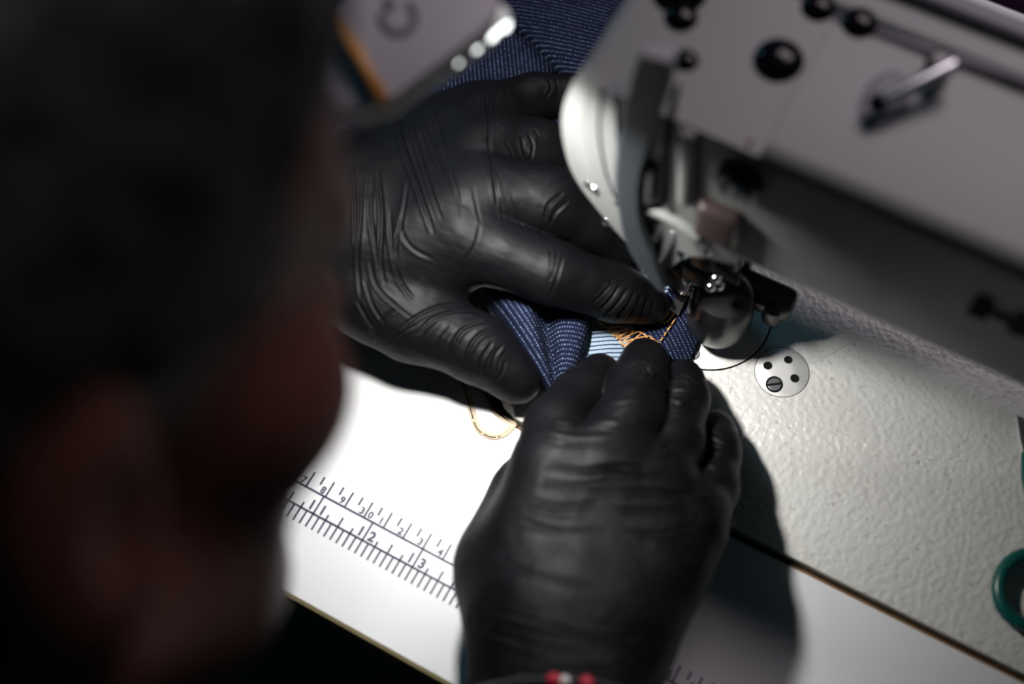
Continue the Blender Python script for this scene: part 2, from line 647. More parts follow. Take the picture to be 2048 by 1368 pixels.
# ------------------------------------------------------------------ the setting
bm = bmesh.new()
add_box(bm, (0, 0, -0.765), (4.0, 4.0, 0.03))
tag(bm_obj('floor', bm, MAT['floor']), 'dark workshop floor under the sewing table', kind='structure')

# ------------------------------------------------------------------ table
TY0 = -0.2013
bed_xy = [(-0.0575, -0.0872), (0.42, -0.0872), (0.42, 0.092), (-0.0575, 0.092)]
bed_poly = round_poly(bed_xy, [0.022, 0.02, 0.02, 0.02], 8)
cut = round_poly([(-0.0595, -0.0900), (0.423, -0.0900), (0.423, 0.095), (-0.0595, 0.095)], [0.024, .02, .02, .02], 8)

table = empty('sewing_table', (0, TY0, -0.75))
tag(table, 'white laminate sewing table with a printed ruler along its front edge', 'table')


def holed_slab(name, outer, inner, z0, z1, mat, parent):
    """slab with one hole, walls included"""
    bm = bmesh.new()
    rings = {}
    for z in (z0, z1):
        o = [bm.verts.new((x, y, z)) for x, y in outer]
        i = [bm.verts.new((x, y, z)) for x, y in inner]
        es = [bm.edges.new((o[k], o[(k + 1) % len(o)])) for k in range(len(o))]
        es += [bm.edges.new((i[k], i[(k + 1) % len(i)])) for k in range(len(i))]
        bmesh.ops.triangle_fill(bm, use_beauty=True, use_dissolve=False, edges=es)
        rings[z] = (o, i)
    for w in (0, 1):
        a, b = rings[z0][w], rings[z1][w]
        n = len(a)
        for k in range(n):
            bm.faces.new((a[k], a[(k + 1) % n], b[(k + 1) % n], b[k]))
    return bm_obj(name, bm, mat, parent)


t_out = [(-0.62, TY0), (0.62, TY0), (0.62, 0.42), (-0.62, 0.42)]
holed_slab('table_top', t_out, cut, -0.0012, 0.0, MAT['laminate'], table)
t_out2 = [(-0.6197, TY0 + .0003), (0.6197, TY0 + .0003), (0.6197, 0.4197), (-0.6197, 0.4197)]
holed_slab('table_core', t_out2, [(x * 1.0, y) for x, y in cut], -0.019, -0.0012, MAT['wood'], table)
bm = bmesh.new()
add_prism(bm, [(TY0 + .0001, 0.0), (TY0 - .0016, -.0013), (TY0 - .0016, -.019), (TY0 + .0001, -.019)], -.62, .62, axis='x')
bm_obj('edge_band', bm, MAT['edge'], table)
for sx in (-.56, .56):
    for sy in (TY0 + .08, .36):
        bm = bmesh.new(); add_box(bm, (sx, sy, -.3845), (.04, .04, .731), bevel=.004)
        bm_obj('table_leg', bm, MAT['black_metal'], table)
bm = bmesh.new(); add_box(bm, (0.18, 0.0, -0.034), (0.50, 0.19, 0.03)); bm_obj('machine_tray', bm, MAT['gap'], table)

# printed ruler: centimetres above, inches below
RX0, RYU, GAP = -0.1081 - .27, -0.15755, 0.00905


def flat_rect(bm, x0, y0, x1, y1, z=0.00012):
    vs = [bm.verts.new((x, y, zz)) for zz in (0.00002, z) for x, y in ((x0, y0), (x1, y0), (x1, y1), (x0, y1))]
    bm.faces.new(vs[4:])
    for k in range(4):
        bm.faces.new((vs[k], vs[(k + 1) % 4], vs[4 + (k + 1) % 4], vs[4 + k]))


bm = bmesh.new()
LW = .00046
flat_rect(bm, RX0 + .15, RYU - LW, RX0 + .60, RYU + LW)
flat_rect(bm, RX0 + .15, RYU - GAP - LW, RX0 + .60, RYU - GAP + LW)
TW = .00043
for n in range(16, 60):
    x = RX0 + n * .01
    flat_rect(bm, x - TW, RYU, x + TW, RYU + .0077)
    flat_rect(bm, x + .005 - TW, RYU + .0037, x + .005 + TW, RYU + .0077)
for k in range(7 * 8, 23 * 8):
    x = RX0 + k * .0254 / 8
    flat_rect(bm, x - TW, RYU - GAP - .0066, x + TW, RYU - GAP)
    if k % 8 == 0: flat_rect(bm, x - TW, RYU - GAP, x + TW, RYU)
    elif k % 4 == 0: flat_rect(bm, x - TW, RYU - GAP, x + TW, RYU - GAP + .0046)
    elif k % 2 == 0: flat_rect(bm, x - TW, RYU - GAP, x + TW, RYU - GAP + .0027)
bm_obj('printed_scale', bm, MAT['ink'], table)


def text_mesh(s, size):
    cu = bpy.data.curves.new('t', 'FONT')
    cu.body = s
    cu.size = size
    cu.align_x = 'CENTER'
    cu.resolution_u = 3
    cu.offset = size * .034
    o = bpy.data.objects.new('t', cu); COL.objects.link(o)
    me = bpy.data.meshes.new_from_object(o.evaluated_get(bpy.context.evaluated_depsgraph_get()))
    bpy.data.objects.remove(o); bpy.data.curves.remove(cu)
    return me


DIG = {}


def numeral(ch, x, y, size):
    if (ch, size) not in DIG:
        me = text_mesh(ch, size)
        me.materials.append(MAT['ink'])
        DIG[(ch, size)] = me
    o = bpy.data.objects.new('numeral', DIG[(ch, size)])
    COL.objects.link(o)
    o.location = (x, y, .0002)
    set_parent(o, table)


for n in range(24, 49):
    x = RX0 + n * .01
    if n % 10 == 0:
        numeral(str(n // 10), x - .0021, RYU + .0009, .0044); numeral('0', x + .0022, RYU + .0009, .0044)
    else:
        numeral(str(n % 10), x - .0024, RYU + .0009, .0044)
for k in range(9, 20):
    x = RX0 + k * .0254
    s = str(k)
    if len(s) == 2:
        numeral(s[0], x - .0026, RYU - GAP + .0012, .0062); numeral(s[1], x + .0030, RYU - GAP + .0012, .0062)
    else:
        numeral(s, x - .0026, RYU - GAP + .0012, .0062)

# small kidney-shaped insert in the table beside the bed corner
outer_px = [(916, 728), (921, 763), (930, 794), (938, 824), (946, 851.6), (956.6, 866), (973.7, 876.6), (992, 879), (1012, 872.6),
            (1026, 860.8), (1033.5, 850), (1031, 843), (1018, 836), (1000, 821.6), (989.5, 808.5), (981.6, 793.7), (973, 770), (962, 742), (950, 715), (925, 705)]
out_xy = np.array([P(u, v, .0008)[:2] for u, v in outer_px])
out_xy = np.array(catmull(list(out_xy) + [out_xy[0]], 4))[:-1]


def offset_poly(p, d):
    p = np.asarray(p)
    t = np.roll(p, -1, 0) - np.roll(p, 1, 0)
    t /= np.linalg.norm(t, axis=1)[:, None]
    n = np.stack([-t[:, 1], t[:, 0]], 1)
    a = 0.5 * np.sum(p[:, 0] * np.roll(p[:, 1], -1) - np.roll(p[:, 0], -1) * p[:, 1])
    return p + n * d * (1 if a > 0 else -1)


ins = empty('table_insert', (*out_xy.mean(0), 0))
tag(ins, 'small white kidney-shaped insert with tan glued rim beside the machine bed corner', 'insert')
bm = bmesh.new()
rings = []
prof = [(0.0, .0001), (0.0002, .0009), (.0007, .0010), (.0011, .0006), (.0013, .0006), (.0016, .0010), (.0030, .0009), (.0034, .0003)]
for d, z in prof:
    q = offset_poly(out_xy, d)
    w = np.array([1 + .06 * math.sin(i * 1.7) for i in range(len(q))])
    rings.append([bm.verts.new((x, y, z * ww)) for (x, y), ww in zip(q, w)])
for a, b in zip(rings, rings[1:]):
    for k in range(len(a)):
        bm.faces.new((a[k], a[(k + 1) % len(a)], b[(k + 1) % len(a)], b[k]))
bm_obj('glued_rim', bm, MAT['tan'], ins, True)
bm = bmesh.new()
add_prism(bm, [tuple(p) for p in offset_poly(out_xy, .0030)], .00005, .0008)
bm_obj('insert_plate', bm, MAT['laminate'], ins)
bm = bmesh.new()
q0, q1 = offset_poly(out_xy, .0012), offset_poly(out_xy, .00075)
for k in range(len(q0)):
    if 2 < k < 30 and (k % 7):
        k2 = (k + 1) % len(q0)
        vs = [bm.verts.new((*q, .00118)) for q in (q0[k], q0[k2], q1[k2], q1[k])] + [bm.verts.new((*q, .0006)) for q in (q0[k], q0[k2], q1[k2], q1[k])]
        bm.faces.new(vs[:4])
        for j in range(4): bm.faces.new((vs[j], vs[(j + 1) % 4], vs[4 + (j + 1) % 4], vs[4 + j]))
bm_obj('rim_crack', bm, MAT['gap'], ins)

# ------------------------------------------------------------------ sewing machine
BZ = .004
mach = empty('sewing_machine', (0.15, 0, 0))
tag(mach, 'cream enamelled industrial sewing machine with its flat bed set into the white table', 'sewing machine')
bm = bmesh.new()
add_prism(bm, bed_poly, -.030, BZ, bevel=.0038, seg=5)
bm_obj('machine_bed', bm, MAT['bed'], mach, True, 40)
bm = bmesh.new()
strip = round_poly([(-0.0588, -0.0893), (0.4222, -0.0893), (0.4222, 0.094), (-0.0588, 0.094)], [0.0235, .02, .02, .02], 8)
f0, f1 = add_prism(bm, strip, -.030, -.0022)
o = bm_obj('bed_gasket', bm, MAT['brown'], mach)

# needle plate with its dark joint
pc, pr_ = (.0125, -.0003), .0283


def disc_poly(c, r, n=48):
    return [(c[0] + r * math.cos(2 * math.pi * k / n), c[1] + r * math.sin(2 * math.pi * k / n)) for k in range(n)]


bm = bmesh.new(); add_prism(bm, disc_poly(pc, pr_ + .0005, 72), BZ - .002, BZ + .00012); bm_obj('plate_joint', bm, MAT['gap'], mach)
bm = bmesh.new(); add_prism(bm, disc_poly(pc, pr_ - .0002, 72), BZ - .001, BZ + .0004, bevel=.0002, seg=2)
plate = bm_obj('needle_plate', bm, MAT['plate_steel'], mach)
for (a, b) in (((1470, 695), (1500, 640)), ((1516, 668), (1525, 645)), ((1421, 706), (1425, 698))):
    bm = bmesh.new()
    p, q = P(*a, BZ + .0004), P(*b, BZ + .0004)
    add_tube(bm, [p, (p + q) / 2, q], [.00004, .00009, .00004], 5)
    bm_obj('plate_scratch', bm, MAT['dark_steel'], plate)


def slot_screw(name, c, r, z, ang, mat, parent, slot_w=.22, head_h=.0006):
    bm = bmesh.new()
    n = 28
    # two half-moons with a slot between them
    for s in (1, -1):
        pts = []
        w = slot_w * r
        t0 = math.asin(w / r)
        for k in range(n // 2 + 1):
            t = t0 + (math.pi - 2 * t0) * k / (n // 2)
            pts.append((r * math.cos(t), s * r * math.sin(t)))
        if s < 0: pts = pts[::-1]
        ca, sa = math.cos(ang), math.sin(ang)
        pts = [(c[0] + x * ca - y * sa, c[1] + x * sa + y * ca) for x, y in pts]
        add_prism(bm, pts, z - .001, z + head_h, bevel=r * .06, seg=2)
    o = bm_obj(name, bm, mat, parent)
    bm = bmesh.new(); add_prism(bm, disc_poly(c, r * .97, 24), z - .0012, z + head_h * .25)
    set_o = bm_obj('slot_floor', bm, MAT['gap'], o)
    return o


c = P(1386, 708, BZ)[:2]
bm = bmesh.new(); add_prism(bm, disc_poly(c, .0031, 28), BZ, BZ + .0005); bm_obj('screw_recess', bm, MAT['dark_steel'], mach)
slot_screw('plate_screw', c, .0028, BZ + .0004, -.95, MAT['satin'], mach, .14)

# round cover with three holes and a slotted screw
dc, dr = (.0540, -.0116), .01195
bm = bmesh.new()
add_prism(bm, disc_poly(dc, dr + .0003, 60), BZ - .002, BZ + .00008)
bm_obj('cover_joint', bm, MAT['gap'], mach)
holes = [((.0472, -.0119), .00205), ((.0541, -.0051), .00195), ((.0604, -.0120), .00205), ((.0536, -.0188), .0039)]
bm = bmesh.new()
# domed disc built as a fine grid of rings with the holes left out
zt = lambda x, y: BZ + .0001 + .0008 * (1 - min(1, ((x - dc[0]) ** 2 + (y - dc[1]) ** 2) / dr ** 2) ** 1.5)
ou = [bm.verts.new((x, y, zt(x, y))) for x, y in disc_poly(dc, dr, 60)]
es = [bm.edges.new((ou[k], ou[(k + 1) % 60])) for k in range(60)]
for (hx, hy), hr in holes:
    iv = [bm.verts.new((x, y, zt(x, y))) for x, y in disc_poly((hx, hy), hr, 24)]
    es += [bm.edges.new((iv[k], iv[(k + 1) % 24])) for k in range(24)]
    lo = [bm.verts.new((v.co.x, v.co.y, BZ - .0012)) for v in iv]
    for k in range(24): bm.faces.new((iv[k], iv[(k + 1) % 24], lo[(k + 1) % 24], lo[k]))
bmesh.ops.triangle_fill(bm, use_beauty=True, edges=es)
cover = bm_obj('round_cover', bm, MAT['plate_steel'], mach, True, 35)
for (hx, hy), hr in holes:
    bm = bmesh.new(); add_prism(bm, disc_poly((hx, hy), hr * .99, 20), BZ - .0016, BZ + .00016)
    bm_obj('hole_floor', bm, MAT['gap'], cover)
slot_screw('cover_screw', holes[3][0], .0030, BZ + .0004, .62, MAT['screw'], mach, .16, .0004)
for line, w in ((((1546, 722), (1553, 700), (1556, 682)), .00011), (((1596, 702), (1600, 680), (1603, 662)), .0001),
                (((1623, 727), (1665, 707), (1723, 672)), .00006), (((1464, 925), (1490, 880), (1520, 842)), .00007)):
    bm = bmesh.new()
    add_tube(bm, [P(u, v, BZ + .00005) for u, v in line], [.00003, w, .00003], 5)
    bm_obj('bed_scratch', bm, MAT['brown'], mach)

# arm: one long casting above the bed
AY, AZ0, AZ1 = -.0215, .100, .180
prof = [(AY, AZ0), (AY, AZ1), (.0445, AZ1), (.0445, AZ0)]
prof = round_poly(prof, [.010, .0075, .0055, .012], 6)
bm = bmesh.new()
add_prism(bm, prof, .0260, .44, axis='x')
arm = bm_obj('machine_arm', bm, MAT['enamel'], mach, True, 40)
bm = bmesh.new()
add_box(bm, (.36, .012, .052), (.12, .067, .112), bevel=.02, seg=5)
bm_obj('machine_pillar', bm, MAT['enamel'], mach, True, 40)
# rear cover strip along the arm, its rubber joint and rim
bm = bmesh.new(); add_box(bm, (.23, .0525, .146), (.46, .0135, .070), bevel=.004, seg=4); bm_obj('rear_cover', bm, MAT['enamel'], mach, True, 40)
bm = bmesh.new(); add_box(bm, (.23, .0618, .140), (.46, .0055, .074), bevel=.001); bm_obj('rear_joint', bm, MAT['gap'], mach)
bm = bmesh.new(); add_box(bm, (.23, .0690, .122), (.46, .0090, .114), bevel=.003, seg=3); bm_obj('rear_rim_sky_block', bm, MAT['lamp_dark'], mach, True, 40)  # rim extended downwards out of view to block skylight under the arm

# head: rounded casting at the needle end, tapering down to the left
hp = [(-.0440, AZ1), (-.0515, .150), (-.0465, .112), (-.0300, .088), (-.0120, .068), (-.002, .070), (.006, .092), (.0262, .100), (.0262, AZ1)]
hp = round_poly(hp, [.004, .018, .014, .010, .008, .006, .008, 0, 0], 5)
bm = bmesh.new()
a = [bm.verts.new((x, AY, z)) for x, z in hp]
b = [bm.verts.new((x, .0445, z)) for x, z in hp]
ff = bm.faces.new(a); fb = bm.faces.new(b[::-1])
n = len(hp)
for k in range(n): bm.faces.new((a[k], b[k], b[(k + 1) % n], a[(k + 1) % n]))
es = [e for e in ff.edges if not (e.verts[0].co.x > .02 and e.verts[1].co.x > .02)]
bmesh.ops.bevel(bm, geom=es, offset=.0085, segments=7, profile=.5, affect='EDGES', clamp_overlap=True)
bm_obj('machine_head', bm, MAT['enamel'], mach, True, 45)
# face plate: raised panel on the curved left of the head with an edge groove
fp = [PY(u, v, AY - .0006) for u, v in ((1172, 178), (1163, 250), (1188, 350), (1222, 400), (1236, 400), (1236, 300), (1232, 190))]
bm = bmesh.new()
add_prism(bm, [(p[0], p[2]) for p in fp], AY - .0018, AY + .004, axis='y')
bm_obj('face_plate', bm, MAT['enamel'], mach, True, 30)
bm = bmesh.new()
g = [PY(u, v, AY - .0012) for u, v in ((1206, 180), (1200, 260), (1214, 345), (1236, 400))]
add_tube(bm, [tuple(p) for p in catmull(g, 5)], .0009, 8)
bm_obj('plate_groove', bm, MAT['gap'], mach, True)
# take-up lever slot, its inner shade drawn as a raised black strip
bm = bmesh.new()
s = [PY(u, v, AY - .0004) for u, v in ((1352, 180), (1338, 260), (1330, 330), (1326, 405))]
add_tube(bm, [tuple(p) for p in catmull(s, 5)], [.0030] * 16, 10, flat=.35)
bm_obj('lever_slot_shade', bm, MAT['gap'], mach, True)
for (u0, v0, u1, v1, w) in ((1376, 260, 1372, 400, .0035), (1300, 330, 1296, 400, .0030)):
    bm = bmesh.new()
    p, q = PY(u0, v0, AY - .001), PY(u1, v1, AY - .001)
    round_rod(bm, p, q, w, 14)
    bm_obj('head_rib', bm, MAT['enamel'], mach, True)
# curved guard plate of the take-up lever
gp = catmull([PY(1316, 112, AY - .0055), PY(1296, 190, AY - .0060), PY(1268, 280, AY - .0060), PY(1254, 370, AY - .0060), PY(1264, 450, AY - .0060), PY(1290, 520, AY - .0060), PY(1325, 578, AY - .006)], 6)
wd = np.interp(np.linspace(0, 1, len(gp)), [0, .12, .35, .6, .8, 1], [.0052, .0066, .0056, .0042, .0052, .0016])
bm = bmesh.new()
rings = []
for i, p in enumerate(gp):
    d = Vector(gp[min(i + 1, len(gp) - 1)] - gp[max(i - 1, 0)]).normalized()
    yv = Vector((0.25, -1, 0)).normalized(); yv = (yv - d * yv.dot(d)).normalized()
    sx = yv.cross(d).normalized()
    if sx.x < 0: sx = -sx
    pv = Vector(p)
    w = wd[i]
    sec = [(-w, 0), (-w * .8, .0012), (w * .8, .0012), (w, 0), (w, -.0050), (w * .8, -.0056), (-w * .8, -.0034), (-w, -.0030)]
    rings.append([bm.verts.new(pv + sx * a_ + yv * b_) for a_, b_ in sec])
for a_, b_ in zip(rings, rings[1:]):
    for k in range(8): bm.faces.new((a_[k], a_[(k + 1) % 8], b_[(k + 1) % 8], b_[k]))
bm.faces.new(rings[0][::-1]); bm.faces.new(rings[-1])
bm_obj('lever_guard', bm, simple('guard_steel', (.055, .065, .075), .40, 0, .5, .1, 100), mach, True, 40)

# glossy black plugs and openings on top of the arm
for (u, v, r) in ((1362, 35, 36), (1372, 121, 27), (1557, 121, 53), (1637, 14, 37), (1719, 46, 38), (1360, -18, 60)):
    c = P(u, v, AZ1)
    rr = r / 5900.
    bm = bmesh.new()
    add_sphere(bm, (c[0], c[1], AZ1), rr, 24, (1, 1, .5))
    bm_obj('black_plug', bm, MAT['black_gloss'], mach, True)
c = P(1497, 291, AZ1 + .0001)
bm = bmesh.new(); add_sphere(bm, (c[0], c[1] + .001, AZ1 - .0005), .0019, 14, (1, 1, .5)); bm_obj('small_hole', bm, MAT['brown'], mach, True)
# shade of a hollow drawn as a dark flat dome, thread post above it
c = (P(1745, 245, AZ1) + P(1850, 150, AZ1)) / 2
bm = bmesh.new()
add_sphere(bm, (c[0] - .004, c[1] - .003, AZ1 + .0002), .0105, 24, (.75, 1.25, .10))
bm_obj('post_hollow_shade', bm, MAT['lamp_dark'], mach, True)
bm = bmesh.new()
round_rod(bm, P(1758, 207, AZ1 + .007), P(1912, 128, AZ1 + .011), .0026, 16)
post = bm_obj('thread_post', bm, MAT['satin'], mach, True)
bm = bmesh.new(); add_sphere(bm, P(1757, 206, AZ1 + .0068), .0034, 16); bm_obj('post_tip', bm, MAT['black_gloss'], post, True)
bm = bmesh.new(); c2 = P(1870, 150, AZ1); round_rod(bm, (c2[0], c2[1], AZ1 - .001), (c2[0], c2[1], AZ1 + .0095), .0048, 20)
bm_obj('post_socket', bm, MAT['black_metal'], mach, True)
bm = bmesh.new()
p, q = P(1640, 22, AZ1), P(2060, 168, AZ1)
add_tube(bm, [tuple(p), tuple((p + q) / 2), tuple(q)], .0016, 8, flat=.4)
bm_obj('cover_seam', bm, MAT['lamp_dark'], mach, True)

# tension knob and bracket on the head front
c = PY(1472, 372, AY - .004)
bm = bmesh.new(); round_rod(bm, (c[0], AY + .002, c[2]), (c[0], AY - .006, c[2]), .0088, 24)
kn = bm_obj('tension_knob', bm, MAT['black_metal'], mach, True, 50)
bm = bmesh.new(); add_sphere(bm, (c[0] + .001, AY - .0065, c[2] + .001), .0030, 14); bm_obj('knob_screw', bm, MAT['satin'], kn, True)
c = PY(1437, 445, AY - .002)
bm = bmesh.new(); add_box(bm, c, (.017, .008, .022), bevel=.003, seg=3)
bm_obj('lifter_bracket', bm, simple('bracket_brown', (.045, .030, .030), .4), mach, True, 40)
c = PY(1410, 505, -.008)
bm = bmesh.new(); add_box(bm, c, (.010, .008, .018), bevel=.002); bm_obj('bar_clamp', bm, MAT['black_metal'], mach, True, 40)
# bright ledge below the head
bm = bmesh.new()
pts = [PY(u, v, AY - .001) for u, v in ((1276, 410), (1320, 424), (1362, 448), (1400, 476))]
add_tube(bm, [tuple(p) for p in catmull(pts, 4)], .0026, 12)
bm_obj('head_ledge', bm, MAT['enamel'], mach, True)
bm = bmesh.new()
pts = [PY(u, v, -.006) for u, v in ((1420, 525), (1450, 545), (1480, 560))]
add_tube(bm, [tuple(p) for p in catmull(pts, 4)], .0026, 10)
bm_obj('lower_ledge', bm, MAT['enamel'], mach, True)
# thread guide rods
for (a_, b_) in (((1322, 445), (1282, 522)), ((1350, 462), (1304, 540))):
    bm = bmesh.new(); round_rod(bm, PY(*a_, AY + .001), PY(*b_, AY - .003), .0016, 12)
    bm_obj('guide_rod', bm, MAT['satin'], mach, True)
c = PY(1302, 534, AY - .003)
bm = bmesh.new(); add_sphere(bm, c, .0046, 18, (1.2, 1, .8)); bm_obj('guide_boss', bm, MAT['steel'], mach, True)
# needle bar, clamp, presser bar
bm = bmesh.new(); round_rod(bm, (0, 0, .040), (0, 0, .12), .0036, 18); bm_obj('needle_bar', bm, MAT['steel'], mach, True)
bm = bmesh.new(); round_rod(bm, (0, 0, .030), (0, 0, .046), .0052, 18); cl = bm_obj('needle_clamp', bm, MAT['dark_steel'], mach, True, 50)
bm = bmesh.new(); add_tube(bm, [(0, 0, .032), (0, 0, .012), (0, 0, .005)], [.0009, .0008, .0001], 8); bm_obj('needle', bm, MAT['steel'], mach, True)
bm = bmesh.new(); round_rod(bm, (0.004, .012, .016), (0.004, .012, .12), .0040, 18); bm_obj('presser_bar', bm, MAT['dark_steel'], mach, True)
bm = bmesh.new(); add_box(bm, PY(1348, 538, -.004), (.016, .010, .020), bevel=.003, seg=3); bm_obj('lifter_block', bm, MAT['black_metal'], mach, True, 40)
bm = bmesh.new(); add_box(bm, PY(1440, 510, -.002), (.020, .010, .016), bevel=.003, seg=3); bm_obj('clamp_block', bm, MAT['black_metal'], mach, True, 40)
for (u, v, y, r) in ((1178, 366, AY + .001, .0022), (1190, 376, AY + .0005, .0022), (1214, 441, AY + .001, .0024)):  # mirror balls added to give bright glints on the face plate
    bm = bmesh.new(); add_sphere(bm, PY(u, v, y), r, 16); bm_obj('plate_glint_ball', bm, MAT['mirror'], mach, True)
for (u, v, y, r) in ((1365, 503, -.020, .0030), (1415, 497, -.020, .0028), (1402, 482, -.018, .0024), (1431, 556, -.016, .0024), (1421, 573, -.016, .0024), (1438, 571, -.016, .0022), (1376, 560, -.010, .0030), (1374, 548, -.008, .0030)):  # more mirror balls, added for the specular dots around the needle clamp
    c = PY(u, v, y)
    bm = bmesh.new(); add_sphere(bm, c, r, 14); bm_obj('clamp_glint_ball', bm, MAT['mirror'], mach, True)
c = PY(1400, 540, -.006)
bm = bmesh.new(); add_box(bm, c, (.016, .010, .014), bevel=.003, seg=3); bm_obj('foot_holder', bm, MAT['black_metal'], mach, True, 40)
# presser foot: narrow bent toe with a shank
ft = empty('presser_foot', (0, 0, BZ)); set_parent(ft, mach)
fz = .0158
q = [P(1338, 618, fz), P(1357, 631, fz), P(1368, 607, fz + .0004), P(1350, 596, fz + .0004), P(1378, 588, fz + .0046), P(1360, 577, fz + .0046)]
bm = bmesh.new()
vs = [bm.verts.new(p) for p in q]
top = [bm.faces.new((vs[0], vs[1], vs[2], vs[3])), bm.faces.new((vs[3], vs[2], vs[4], vs[5]))]
bmesh.ops.recalc_face_normals(bm, faces=bm.faces)
bmesh.ops.solidify(bm, geom=bm.faces[:], thickness=.0011)
bm_obj('foot_toe', bm, MAT['steel'], ft)
bm = bmesh.new()
add_tube(bm, [P(1367, 582, fz + .004), P(1376, 566, fz + .010), (0.002, .004, .034)], [.0026, .0030, .0034], 12)
bm_obj('foot_shank', bm, MAT['steel'], ft, True)
for (u, v) in ((1372, 575), (1381, 583), (1366, 570)):
    bm = bmesh.new(); add_sphere(bm, P(u, v, fz + .006), .0014, 10, (1, 1.6, .8)); bm_obj('foot_rivet', bm, MAT['steel'], ft, True)
# black cylinder hanging beside the needle, with its bracket
cc = P(1428, 648, .014)
bm = bmesh.new()
cx_, cy_ = cc[0] + .001, cc[1] + .002
add_tube(bm, [(cx_, cy_, .0135), (cx_, cy_, .0140), (cx_, cy_, .0155), (cx_, cy_, .019), (cx_ + .0005, cy_, .033), (cx_ + .0005, cy_ + .001, .041), (cx_ + .0005, cy_ + .001, .043)],
         [.009, .0125, .0142, .0146, .0142, .0125, .008], 32)
bm_obj('solenoid_housing', bm, MAT['black_satin'], mach, True, 60)
bm = bmesh.new()
c = P(1530, 605, .032)
add_box(bm, (c[0] - .003, c[1] + .004, .0305), (.030, .014, .013), bevel=.005, seg=4)
bm_obj('solenoid_bracket', bm, MAT['black_metal'], mach, True, 40)
bm = bmesh.new(); c = P(1547, 625, .026); round_rod(bm, (c[0], c[1], .021), (c[0], c[1], .034), .0052, 18)
bm_obj('bracket_bolt', bm, MAT['black_metal'], mach, True)
bm = bmesh.new()
add_box(bm, (.020, .014, .066), (.007, .006, .080), bevel=.002); bm_obj('bracket_arm', bm, MAT['black_metal'], mach, True, 40)
# black lettering on the arm front, cut off by the frame
bm = bmesh.new()
p = PY(1962, 615, AY - .0004)
add_box(bm, (p[0], AY - .0003, p[2]), (.0072, .0010, .0155), bevel=.0008)
add_box(bm, (p[0] + .007, AY - .0003, p[2] - .0003), (.010, .0010, .0040))
add_box(bm, (p[0] + .0145, AY - .0003, p[2]), (.0072, .0010, .0155), bevel=.0008)
bm_obj('brand_letter', bm, MAT['gap'], mach)

# ------------------------------------------------------------------ LED lamp above the hands
LZ = .222
lamp = empty('work_lamp', P(840, 90, LZ))
tag(lamp, 'grey LED work lamp with a power symbol and an amber strip above the hand', 'lamp')
tilt = 0.0
lp = [(676, 22), (771, 203), (1012, 24), (960, -120), (800, -110)]
ptop = [P(u, v, LZ) for u, v in lp]
bm = bmesh.new()
poly = round_poly([(p[0], p[1]) for p in ptop], [.001, .002, .010, .01, .01], 5)
add_prism(bm, poly, LZ - .012, LZ, bevel=.0012, seg=3)
bm_obj('lamp_housing', bm, MAT['lamp_grey'], lamp, True, 40)
side = [(664, 18), (774, 206), (745, 216), (700, 218), (655, 214), (630, 150), (628, 60)]
bm = bmesh.new()
poly = round_poly([tuple(P(u, v, LZ - .006)[:2]) for u, v in side], [.001, .001, .004, .006, .008, .008, .004], 5)
add_prism(bm, poly, LZ - .016, LZ - .006, bevel=.003, seg=4)
bm_obj('lamp_end_cap', bm, MAT['lamp_dark'], lamp, True, 40)
bm = bmesh.new()
pts = [P(u, v, LZ - .010) for u, v in ((652, 216), (690, 224), (725, 214), (762, 196))]
add_tube(bm, [tuple(p) for p in catmull(pts, 5)], [.0003] + [.0010] * 14 + [.0006], 8)
bm_obj('lamp_rim', bm, simple('white_rim', (.75, .75, .74), .4), lamp, True)
bm = bmesh.new()
p, q = P(668, 22, LZ + .0004), P(768, 202, LZ + .0004)
add_tube(bm, [tuple(p), tuple((p + q) / 2), tuple(q)], .0022, 10, flat=.8)
bm_obj('amber_strip', bm, MAT['amber'], lamp, True)
# power symbol: open ring and a short bar
c = P(796, 34, LZ + .0003); ex = (P(836, 34, LZ + .0003) - c); ey = (P(796, -6, LZ + .0003) - c)
bm = bmesh.new()
pts = [c + ex * .82 * math.cos(t) + ey * .82 * math.sin(t) for t in [math.radians(x) for x in range(-198, 58, 12)]]
add_tube(bm, [tuple(p) for p in pts], .0013, 8, flat=.3)
o1 = bm_obj('power_ring', bm, MAT['lamp_icon'], lamp, True)
bm = bmesh.new()
add_tube(bm, [tuple(c + ex * -.35 + ey * .35), tuple(c + ex * -.6 + ey * .95)], .0014, 8, flat=.3)
bm_obj('power_bar', bm, MAT['lamp_icon'], lamp, True)
# light-guide edge with a row of LEDs looking to the needle
e0, e1 = P(776, 200, LZ - .006), P(1010, 26, LZ - .006)
bm = bmesh.new()
add_tube(bm, [tuple(e0 + (e1 - e0) * t) for t in (0, .25, .5, .75, 1)], .0030, 10)
bm_obj('light_guide', bm, MAT['guide'], lamp, True)
for t in (.02, .20, .37, .54, .70, .84, .95):
    p = e0 + (e1 - e0) * t + np.array([.0012, -.0008, -.002])
    bm = bmesh.new(); add_sphere(bm, p, .0018 + .0012 * t, 12, (1, 1, .7)); bm_obj('led_chip', bm, MAT['led'], lamp, True)
# stalk of the lamp leaving the picture upwards
bm = bmesh.new()
pts = [P(870, -100, LZ - .004), P(860, -260, LZ + .01), P(850, -420, LZ - .03), np.array([-.20, .20, .10]), np.array([-.22, .26, .0])]
add_tube(bm, [tuple(p) for p in catmull(pts, 6)], .006, 12)
bm_obj('lamp_stalk', bm, MAT['black_metal'], lamp, True)
mid = (e0 + e1) / 2
lp_ = mid + np.array([-.001, -.006, -.010])
lm = area_light('work_lamp_light', tuple(lp_), (lp_[0] + .036, lp_[1] - .008, 0), .030, .018, .46, (1.0, .985, .955), 116)
lm.rotation_euler.rotate_axis('Z', .9)

